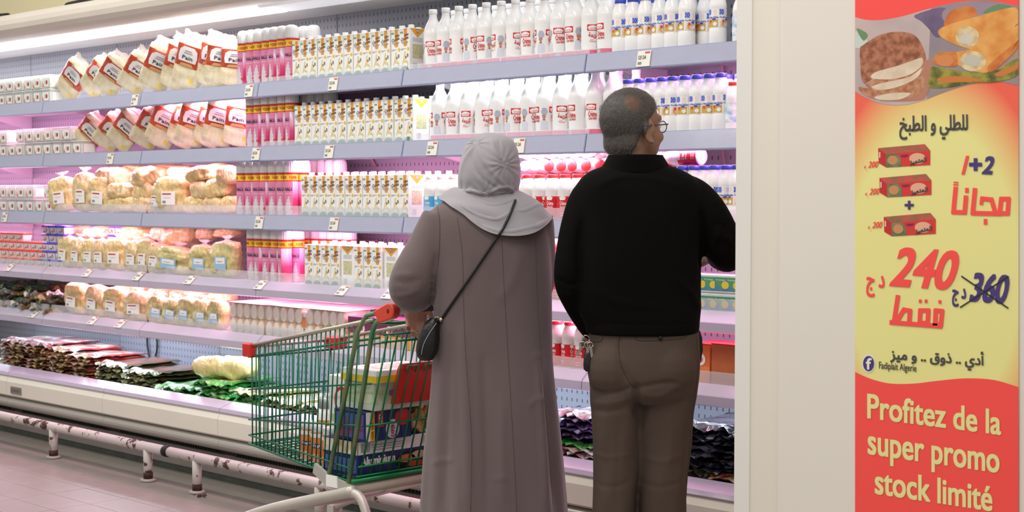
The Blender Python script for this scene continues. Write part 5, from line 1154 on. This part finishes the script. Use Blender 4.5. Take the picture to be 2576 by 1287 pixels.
# headscarf: hood and shoulder cape
hood = [(1216, 1250, 334, .02), (1192, 1278, 343, .05), (1177, 1294, 358, .078), (1164, 1304, 384, .10), (1156, 1309, 415, .112), (1152, 1310, 445, .114), (1152, 1306, 470, .108), (1155, 1300, 490, .10), (1152, 1304, 510, .10)]
rg = rings_px(hood, DW, 110, 10, None, 1.0)
def hfold(p):
    a = p - WO; u = a.dot(RT); z = a.z
    f1 = math.sin(60*(z + .75*u) + 5*noise.noise(a*9)); k1 = max(0, min(1, (1.50-z)/.12))
    g = .0012*f1*k1; X_, Y_ = proj(p)
    for gx, gy, n_, A, sp in ((1222, 492, 14, .0042, 34), (1282, 488, 12, .004, 26), (1268, 412, 13, .0036, 34), (1196, 358, 12, .003, 34), (1165, 492, 10, .003, 24)):
        dx, dy = X_-gx, Y_-gy; rr = math.hypot(dx, dy)
        if rr < 3*sp: g += A*math.sin(n_*math.atan2(dy, dx)+gx)*math.exp(-(rr/sp)**2)*min(1, rr/7)
    return g
for i, r_ in enumerate(rg):
    c0 = sum(r_, Vector())/len(r_)
    for j, p in enumerate(r_): r_[j] = p + (p-c0).normalized()*hfold(p)
sc_mb = MB(); sc_mb.loft(rg, m_scarf, True, True)
hem_px = [(1104, 498, 0.0), (1130, 518, -.075), (1165, 540, -.115), (1212, 574, -.142), (1255, 590, -.15), (1300, 593, -.148), (1342, 585, -.13), (1372, 566, -.08), (1386, 549, 0.0)]
front = [(1360, 555, .10), (1310, 575, .15), (1250, 580, .16), (1180, 560, .14), (1128, 520, .08)]
hem = spline([vp(x, y, DW+d) for x, y, d in hem_px] + [vp(x, y, DW+d) for x, y, d in front], 11, True)
nk = [None]*len(hem); cN = vp(1226, 482, DW); N_ = len(hem)
rings = []
for i in range(27):
    t = i/26; row = []
    for p in hem:
        dv = Vector((p.x-cN.x, p.y-cN.y, 0)); ang = dv.normalized(); b = cN + ang*.080 + UP*.01
        q = b.lerp(p, t); q.z += .05*math.sin(pi*t)*.35
        row.append(q)
    rings.append(row)
for i, row in enumerate(rings):
    for j, q in enumerate(row):
        h = bvc.find_nearest(q)
        if h[0] is not None:
            nn = h[1]; dd = (q-h[0]).dot(nn)
            if dd < .010: q = h[0] + nn*.010
        a = q - WO; fo = math.sin(55*(a.z*1.3 + .45*a.dot(RT)) + 4*noise.noise(a*6)) * .0022 * min(1, i/7)
        row[j] = q + ((q-cN).normalized() + Vector((0, 0, .3)))*max(-.002, fo)
sc_mb.loft(rings, m_scarf, False, True)
inner = [[q - (q-cN).normalized()*.003 for q in row] for row in rings[::-1]]
sc_mb.loft(inner, m_scarf, False, True); sc_mb.loft([rings[-1], inner[0]], m_scarf, False, True)
sme = sc_mb.mesh('headscarf'); sme.update()
c2 = lambda pts: [(960+x/2.681, 320+y/2.681) for x, y in pts]
crease(sme, [(c2([(630, 115), (570, 200), (535, 300), (530, 400)]), 3.5, .004), (c2([(645, 125), (690, 230), (770, 330), (840, 400)]), 4, .006), (c2([(600, 180), (640, 300), (740, 390), (830, 430)]), 4, -.004), (c2([(825, 235), (770, 170), (745, 90)]), 4, .004), (c2([(830, 220), (800, 140), (790, 80)]), 3, -.003), (c2([(820, 260), (740, 250), (690, 220)]), 3.5, .003), (c2([(840, 290), (855, 370), (885, 440)]), 4, .005), (c2([(705, 455), (620, 430), (540, 430)]), 4, .006), (c2([(700, 470), (600, 465), (500, 455)]), 3.5, -.005), (c2([(710, 450), (780, 415), (850, 405), (890, 450)]), 4, .006), (c2([(720, 475), (800, 455), (890, 480)]), 3.5, -.005),
  (c2([(640, 480), (740, 520), (860, 500), (900, 470)]), 4, .006), (c2([(540, 490), (660, 550), (800, 560), (890, 510)]), 5, -.006), (c2([(520, 510), (640, 590), (780, 620), (880, 560)]), 5, .007), (c2([(600, 590), (720, 650), (860, 660), (1000, 610), (1100, 560)]), 5, -.007), (c2([(640, 620), (760, 690), (900, 700), (1060, 660), (1130, 610)]), 5, .007), (c2([(880, 560), (960, 560), (1060, 520), (1100, 545)]), 5, .005), (c2([(900, 600), (1000, 590), (1110, 570)]), 4, -.004), (c2([(740, 700), (900, 722), (1040, 690)]), 4, -.004)])
so = child('headscarf', sme, wom, WO)
# shoulder bag with strap
bag = thing('shoulder_bag', 'small black leather shoulder bag hanging at the woman\'s hip', 'bag', vp(1072, 900, DW-.085)); BO = Vector(bag.location)
m_leath = mat('#0f0f10', .4, noise=.2, ns=40, bump=.15, bs=90, coat=.15)
c = MB(); c.loft(rings_px([(1082, 1100, 800, .02), (1066, 1104, 815, .03), (1054, 1106, 840, .036), (1047, 1104, 868, .038), (1047, 1098, 890, .034), (1056, 1090, 903, .022), (1066, 1082, 907, .01)], DW-.085, 24, 4), m_leath, True, True)
child('pouch', c, bag, BO)
c = MB(); pz = [vp(x, y, DW-.085-.04*k) for x, y, k in ((1098, 812, .7), (1082, 835, .98), (1066, 865, 1.0), (1060, 892, .9))]; c.tube(spline(pz, 5), .0014, m_gry, 6); child('zip', c, bag, BO)
bs2 = [(1297, 503), (1280, 545), (1262, 580), (1240, 612), (1200, 672), (1160, 730), (1128, 776), (1112, 800)]
bvs = BVHTree.FromPolygons([v.co + WO for v in sme.vertices], [tuple(f_.vertices) for f_ in sme.polygons])
pts = []
for a in spline([(x, y, 0) for x, y in bs2], 6):
    h1 = on_surf(bvc, a.x, a.y, .006); h2 = on_surf(bvs, a.x, a.y, .006)
    h_ = h2 if h2 is not None and (h1 is None or (h2-CP).length < (h1-CP).length) else h1
    if h_ is not None: pts.append(h_)
pts.append(vp(1100, 815, DW-.085))
c = MB(); c.tube(pts, .0042, m_leath, 8); child('strap', c, bag, BO)
c = MB(); e1 = pts[-2]; c.tube([e1, e1.lerp(pts[-1], .55)], .0058, mat('#c9bf9a', .3, .9), 10); c.tube(spline([pts[-1] + Vector((.0, 0, .012)) + RT*math.cos(t)*.009 + UP*math.sin(t)*.011 for t in [k*pi/4 for k in range(9)]], 2), .002, mat('#b8b4a8', .25, .9), 6); child('buckle', c, bag, BO)
# ------------------------------------------------------------------ the man
DM = 4.766
man = thing('person', 'person in a black sweater and brown trousers facing the shelves', 'person', vp(1610, 490, DM)); man.location.z = 0; MO = Vector(man.location)
m_swt = mat('#060505', .9, noise=.3, ns=9, bump=.12, bs=220, spec=.15, key='sweater'); m_trs = mat('#4e4037', .85, noise=.08, ns=6, bump=.08, bs=200, key='trousers'); m_hair = mat('#2a2624', .6, noise=.3, ns=60); m_hairg = mat('#77716c', .55, noise=.2, ns=60)
tor = [(1545, 1655, 402, .062, .0), (1522, 1680, 415, .08, 0), (1484, 1720, 430, .10, 0), (1458, 1752, 452, .118, 0), (1448, 1770, 485, .13, 0), (1448, 1772, 545, .138, 0), (1442, 1768, 620, .142, 0), (1440, 1762, 700, .142, 0), (1452, 1762, 770, .14, 0), (1470, 1760, 812, .138, 0), (1474, 1756, 836, .136, 0)]
mb = MB(); mb.loft(rings_px(tor, DM, 48, 4, lambda t, y: .008*math.sin(3*t+y*.02), .9), m_swt, True)
la = [(vp(1512, 468, DM), .05), (vp(1486, 500, DM), .064), (vp(1466, 560, DM-.01), .066), (vp(1446, 640, DM-.02), .06), (vp(1438, 705, DM-.02), .055), (vp(1450, 752, DM+.03), .047), (vp(1474, 803, DM+.10), .04), (vp(1492, 832, DM+.16), .036)]
raR = [(vp(1716, 470, DM), .05), (vp(1744, 500, DM), .066), (vp(1778, 545, DM+.0), .07), (vp(1812, 605, DM+.02), .066), (vp(1830, 635, DM+.05), .06), (vp(1822, 642, DM+.11), .052), (vp(1808, 642, DM+.17), .044)]
limb(mb, la, m_swt, 20); limb(mb, raR, m_swt, 20)
swt = fuse(mb, .008, 5, 'sweater')
crease(swt, [([(1780, 640), (1800, 600), (1815, 560)], 8, .008), ([(1765, 520), (1770, 600), (1764, 680)], 7, -.014), ([(1795, 560), (1830, 575)], 6, -.006), ([(1800, 590), (1840, 605)], 6, .007), ([(1462, 560), (1455, 640), (1462, 720)], 8, -.010), ([(1405, 700), (1430, 715), (1455, 712)], 6, -.006), ([(1410, 735), (1440, 745)], 6, .006), ([(1500, 470), (1560, 445), (1640, 448), (1720, 470)], 9, .004), ([(1700, 700), (1740, 740), (1758, 780)], 8, .006), ([(1480, 720), (1560, 760), (1680, 770)], 10, .003)])
bvw = bvh_of(swt); swt.transform(Matrix.Translation(-MO)); sw = obj('sweater', setmat(swt, m_swt), man)
# collar and hem band
c = MB(); c.loft(rings_px([(1530, 1667, 390, .090, -.015), (1524, 1674, 402, .096, -.012), (1514, 1684, 418, .102, -.006), (1500, 1696, 434, .108, 0)], DM, 40, 3, None, 1.0), m_swt, False, True); c.loft(rings_px([(1504, 1692, 434, .104, 0), (1518, 1680, 418, .098, -.006), (1529, 1669, 402, .092, -.012), (1535, 1662, 391, .086, -.015)], DM, 40, 3, None, 1.0), m_swt, False, True); child('collar', c, sw, MO)
c = MB(); c.loft(rings_px([(1472, 1759, 806, .141), (1472, 1759, 820, .142), (1474, 1757, 832, .14), (1478, 1753, 836, .137)], DM, 48, 3, None, .9), m_swt, False, True); child('hem_band', c, sw, MO)
def tfold(t, y): return .012*math.sin(2*t + y*.035) + (.016*math.sin(5*t + y*.03) if y > 940 else 0)
mb = MB(); mb.loft(rings_px([(1482, 1756, 815, .128), (1480, 1759, 850, .134), (1478, 1761, 900, .145), (1480, 1759, 945, .146), (1486, 1752, 985, .135), (1500, 1735, 1008, .11)], DM, 48, 4, None, .9), m_trs, True)
lg = [(1484, 1610, 930, .12), (1484, 1616, 985, .115), (1487, 1614, 1050, .105), (1491, 1610, 1120, .098), (1492, 1605, 1200, .092), (1490, 1597, 1287, .09), (1488, 1590, 1400, .085), (1486, 1592, 1590, .085)]
rgt = [(1590, 1756, 930, .12), (1590, 1754, 985, .115), (1592, 1746, 1050, .108), (1596, 1738, 1120, .10), (1600, 1730, 1200, .095), (1604, 1726, 1287, .092), (1608, 1722, 1400, .088), (1606, 1722, 1590, .088)]
mb.loft(rings_px(lg, DM-.01, 36, 4, tfold, .95), m_trs, True); mb.loft(rings_px(rgt, DM+.01, 36, 4, tfold, .95), m_trs, True)
ball(mb, vp(1548, 925, DM-.055), (.088, .088, .105), m_trs, 20); ball(mb, vp(1676, 925, DM-.055), (.095, .095, .105), m_trs, 20)
trs = fuse(mb, .0065, 6, 'trousers')
crease(trs, [([(1598, 965), (1602, 1000), (1603, 1060)], 10, -0.0121), ([(1560, 850), (1556, 880), (1566, 925), (1590, 962)], 7, -0.0039), ([(1600, 975), (1640, 968), (1680, 962), (1715, 965)], 6, -0.0055), ([(1610, 990), (1660, 995), (1720, 960)], 8, 0.0033), ([(1480, 975), (1520, 990), (1560, 985), (1590, 970)], 6, -0.0050), ([(1486, 1030), (1530, 1035), (1580, 1025)], 6, -0.0033), ([(1490, 1012), (1540, 1012), (1590, 1000)], 7, 0.0033),
  ([(1640, 1010), (1630, 1060), (1610, 1110)], 8, 0.0033), ([(1680, 1040), (1690, 1100), (1680, 1180)], 10, 0.0033), ([(1740, 1000), (1735, 1080), (1722, 1180), (1715, 1280)], 6, -0.0039), ([(1520, 1080), (1515, 1180), (1520, 1280)], 12, 0.0033), ([(1560, 1060), (1555, 1160), (1550, 1280)], 9, -0.0028), ([(1495, 1140), (1540, 1150), (1590, 1140)], 5, 0.0017), ([(1620, 1150), (1670, 1160), (1715, 1140)], 6, 0.0022), ([(1610, 1210), (1660, 1225), (1720, 1210)], 6, -0.0022), ([(1500, 1215), (1545, 1225), (1590, 1205)], 6, -0.0022)])
bvt = bvh_of(trs)
trs.transform(Matrix.Translation(-MO)); tr = obj('trousers', setmat(trs, m_trs), man)
m_tseam = mat('#3d332c', .9)
def tseam(pts, r=.001, name='seam', m=m_tseam, parent=tr):
    q = [on_surf(bvt, a.x, a.y, .0006) for a in spline([(x, y, 0) for x, y in pts], 6)]; q = [p-MO for p in q if p is not None]
    if len(q) > 2: c = MB(); c.tube(q, r, m, 5); obj(name, c, parent)
tseam([(1560, 838), (1556, 870), (1562, 915), (1580, 955), (1598, 975)]); tseam([(1752, 845), (1756, 900), (1752, 960), (1742, 1050), (1732, 1160), (1724, 1285)])
tseam([(1607, 839), (1714, 834), (1714, 851), (1607, 856), (1607, 839)], .0012, 'pocket'); tseam([(1481, 842), (1512, 839), (1512, 857), (1481, 858)], .0012, 'pocket')
tseam([(1484, 828), (1560, 822), (1660, 824), (1752, 832)], .001)
p = on_surf(bvt, 1661, 850, .002); c = MB(); c.tube([p, p-ray(1661, 850)*.004], .0065, m_black, 14); child('button', c, tr, MO)
# one continuous body: head, neck, trunk, arms, hands, legs
psm = math.radians(88); HM = Matrix.Translation(vp(1592, 328, DM+.0)) @ Matrix.Rotation(psm-pi/2, 4, 'Z') @ Matrix.Rotation(.03, 4, 'X')
mb = MB(); head(mb, HM, m_skin, 1.0)
mb.loft(rings_px([(l[0]+(l[1]-l[0])*.2, l[1]-(l[1]-l[0])*.2, l[2], l[3]*.6) for l in tor[1:]], DM, 24, 3), m_skin, True)
limb(mb, [(p, r_*.6) for p, r_ in la], m_skin); limb(mb, [(p, r_*.6) for p, r_ in raR] + [(vp(1800, 640, DM+.2), .03), (vp(1784, 638, DM+.25), .026)], m_skin)
hand(mb, vp(1784, 638, DM+.25), RT*-.45 + FW*.85 - UP*.12, UP, RT*-.3 + FW*-.8, m_skin, 1.0, .35)
hand(mb, vp(1505, 838, DM+.19), FW*.6 + UP*-.6, RT*-1, RT*1.0, m_skin, 1.0, .7)
for rr_, dd in ((lg, DM-.01), (rgt, DM+.01)): mb.loft(rings_px([(l[0]+(l[1]-l[0])*.2, l[1]-(l[1]-l[0])*.2, l[2], l[3]*.6) for l in rr_], dd, 20, 2), m_skin, True)
me = fuse(mb, .0052, 3, 'body')
HI = HM.inverted(); CR = HI @ on_surf(bvh_of(me), 1590, 262, 0)
# short greying hair grown from the scalp
bm = bmesh.new(); bm.from_mesh(me); bm.normal_update()
def scalp(q):                                            # >0 inside the hair line, in head space
    if q.z < -.105 or q.y > .12: return -1
    if q.y > .035: lim = .062 + (q.y-.035)*.45
    elif q.y > -.022: lim = .022 + (q.y+.022)*.7
    else: lim = .010 - (-.022-q.y)*2.2
    lim = max(lim, -.074)
    return q.z - lim
hv = {}; hb = MB(); strands = MB(); vi = {}
for f_ in bm.faces:
    qs = [HI @ v.co for v in f_.verts]
    if all(scalp(q) > 0 and q.length < .2 for q in qs):
        ids = []
        for v, q in zip(f_.verts, qs):
            if v.index not in vi:
                k = min(1, scalp(q)/.02); vi[v.index] = len(hb.v); hb.v.append(tuple(v.co + v.normal*(.001+.008*k + .0015*noise.noise(q*90))))
            ids.append(vi[v.index])
        hb.f.append(tuple(ids)); hb.m.append(0); hb.sm.append(True)
        c0 = sum((v.co for v in f_.verts), Vector())/len(f_.verts); k = min(1, scalp(sum(qs, Vector())/len(qs))/.02); q0 = HI @ c0
        crown = (q0 - CR).length
        for _ in range(4):
            if R.random() > (.35 if crown < .03 else 1): continue
            base = c0 + Vector((R.uniform(-1, 1), R.uniform(-1, 1), R.uniform(-1, 1)))*.004 + f_.normal*(.004*k)
            flow = (HM.to_3x3() @ Vector((q0.x*2, (q0.y+.045)*2, -.5*max(0, .1-q0.z)*4))).normalized()
            dv = (f_.normal*.3 + flow*.8 + Vector((R.uniform(-1, 1), R.uniform(-1, 1), R.uniform(-1, 1)))*.35).normalized()
            sdv = dv.cross(f_.normal).normalized()*.0004; ln = R.uniform(.006, .011)*(.4+.6*k)
            grey = R.random() < (.7 if k < .8 or q0.y > .0 else .42)
            strands.add([base-sdv, base+sdv, base+dv*ln], [(0, 1, 2)], m_hairg if grey else m_hair)
bm.free()
def crown_hair():
    m = bpy.data.materials.new('hair_crown'); m.use_nodes = True; N = m.node_tree.nodes; L = m.node_tree.links; b = N['Principled BSDF']
    tc = N.new('ShaderNodeTexCoord'); vm = N.new('ShaderNodeVectorMath'); vm.operation = 'DISTANCE'; c_ = HM @ (CR*1.04) - MO; vm.inputs[1].default_value = c_; L.new(tc.outputs['Object'], vm.inputs[0])
    mr = N.new('ShaderNodeMapRange'); mr.inputs[1].default_value = .008; mr.inputs[2].default_value = .034; L.new(vm.outputs['Value'], mr.inputs[0])
    nz = N.new('ShaderNodeTexNoise'); nz.inputs['Scale'].default_value = 260; L.new(tc.outputs['Object'], nz.inputs['Vector'])
    mx = N.new('ShaderNodeMix'); mx.data_type = 'RGBA'; mx.inputs[6].default_value = lin('#1f1b19'); mx.inputs[7].default_value = lin('#5a544f'); L.new(nz.outputs[0], mx.inputs[0])
    m2 = N.new('ShaderNodeMix'); m2.data_type = 'RGBA'; m2.inputs[6].default_value = lin('#6b4a38'); L.new(mr.outputs[0], m2.inputs[0]); L.new(mx.outputs[2], m2.inputs[7]); L.new(m2.outputs[2], b.inputs['Base Color']); b.inputs['Roughness'].default_value = .6
    return m
hb.mats = [crown_hair()]
ho = child('hair', hb, man, MO); so_ = child('hair_strands', strands, ho, MO); so_['kind'] = 'stuff'
me.transform(Matrix.Translation(-MO)); obj('body', setmat(me, m_skin), man)
# eyes, brows and glasses
for T_, HX, ss, O_, per in ((man, HM, 1.0, MO, 'm'), (wom, Matrix.Translation(vp(1233, 432, DW)) @ Matrix.Rotation(psi-pi/2, 4, 'Z'), .93, WO, 'w')):
    for sx in (-1, 1):
        c = MB(); ball(c, HX @ (Vector((sx*.031, .080, .012))*ss), (.011*ss,)*3, mat('#e8e4de', .2), 12); ball(c, HX @ (Vector((sx*.031, .0895, .012))*ss), (.0045*ss,)*3, mat('#2a1a12', .2), 8); child('eye', c, T_, O_)
        c = MB(); c.tube([HX @ (Vector((sx*a, b, z))*ss) for a, b, z in ((.016, .094, .040), (.032, .090, .045), (.048, .076, .041))], .0024, m_hair, 6); child('eyebrow', c, T_, O_)
gl = []
c = MB(); m_gl = mat('#3a2a33', .3, noise=.05)
for sx in (-1, 1):
    c.tube([HM @ Vector((sx*(.034+.025*math.cos(a)), .112-.018*abs(.034+.025*math.cos(a))/.05+.0, .010+.018*math.sin(a))) for a in [k*2*pi/16 for k in range(17)]], .0016, m_gl, 6)
    c.tube([HM @ Vector(p) for p in ((sx*.059, .094, .016), (sx*.074, .08, .017), (sx*.083, .02, .014), (sx*.084, -.012, .012), (sx*.082, -.03, -.008))], .0021, m_gl, 6)
c.tube([HM @ Vector(p) for p in ((-.010, .113, .014), (0, .118, .018), (.010, .113, .014))], .0016, m_gl, 6)
go = child('glasses', c, man, MO)
c = MB()
for sx in (-1, 1): c.add([HM @ Vector((sx*(.034+.024*math.cos(a)), .1115-.018*abs(.034+.024*math.cos(a))/.05, .010+.017*math.sin(a))) for a in [k*2*pi/16 for k in range(16)]], [tuple(range(16))], mat('#e8eef2', .05, alpha=.15, key='lens'))
child('lenses', c, go, MO)['kind'] = 'stuff'
for px, dd in ((1539, DM-.01), (1664, DM+.01)):
    b0 = vp(px, 1560, dd) - MO; b0.z = 0; c = MB(); dv = Vector((-.1, 1, 0)).normalized()
    c.loft([[b0 + dv*t + Vector((-dv.y, dv.x, 0))*w_*math.cos(2*pi*j/14) + UP*max(.003, .035*hh+.035*hh*math.sin(2*pi*j/14)) for j in range(14)] for t, w_, hh in ((-.09, .028, .9), (-.06, .042, 1.3), (.03, .044, 1.2), (.13, .05, .8), (.19, .038, .6), (.215, .014, .4))], m_black, True, True); obj('shoe', c, man)
# key ring on the belt, phone-like strap at the right pocket
kp = on_surf(bvt, 1482, 850, .02) or vp(1474, 850, DM-.1); kp = vp(1474, 850, DM-.08)
kr = thing('key_ring', 'bunch of keys and black car fob hanging at the man\'s belt', 'keys', kp)
m_met = mat('#b5b1a6', .25, .95, noise=.1)
c = MB(); c.tube([RT*math.cos(a)*.011 + UP*(-.004+.013*math.sin(a)) for a in [k*pi/5 for k in range(11)]], .0016, m_met, 6); obj('ring', c, kr)
for k, (dx, tl) in enumerate(((-.008, -.45), (.004, .05), (.012, .15))):
    c = MB(); d_ = RT*math.sin(tl) - UP*math.cos(tl); s_ = RT*math.cos(tl) + UP*math.sin(tl); o_ = RT*dx - UP*.014 - FW*(.004*k)
    c.tube([o_ + d_*.006 + s_*math.cos(a)*.009 + d_*math.sin(a)*.009 for a in [q*pi/4 for q in range(9)]], .002, m_met, 6)
    c.loft([[o_ + d_*t + s_*w_ + FW*y for w_, y in ((-.004, -.001), (.004, -.001), (.004, .001), (-.004, .001))] for t in (.014, .045)], m_met, True); obj('key', c, kr)
c = MB(); o_ = RT*.008 - UP*.04
c.loft([[o_ - UP*t + RT*w_*math.cos(2*pi*j/16) + FW*th*math.sin(2*pi*j/16) for j in range(16)] for t, w_, th in ((0, .004, .004), (.006, .013, .006), (.04, .016, .008), (.055, .015, .008), (.062, .008, .005))], m_leath, True, True); obj('fob', c, kr)
ps = MB(); q = [on_surf(bvt, x, y, .004) or vp(x, y, DM) for x, y in ((1757, 838), (1760, 860), (1758, 885), (1755, 912))]; ps.tube([vp(x, y, DM-.0) for x, y in ((1757, 832), (1761, 850), (1762, 880), (1757, 912))], [.005, .007, .008, .006], m_black, 8)
tag(obj('belt_strap', ps), 'black strap end hanging at the man\'s right trouser pocket', 'strap')
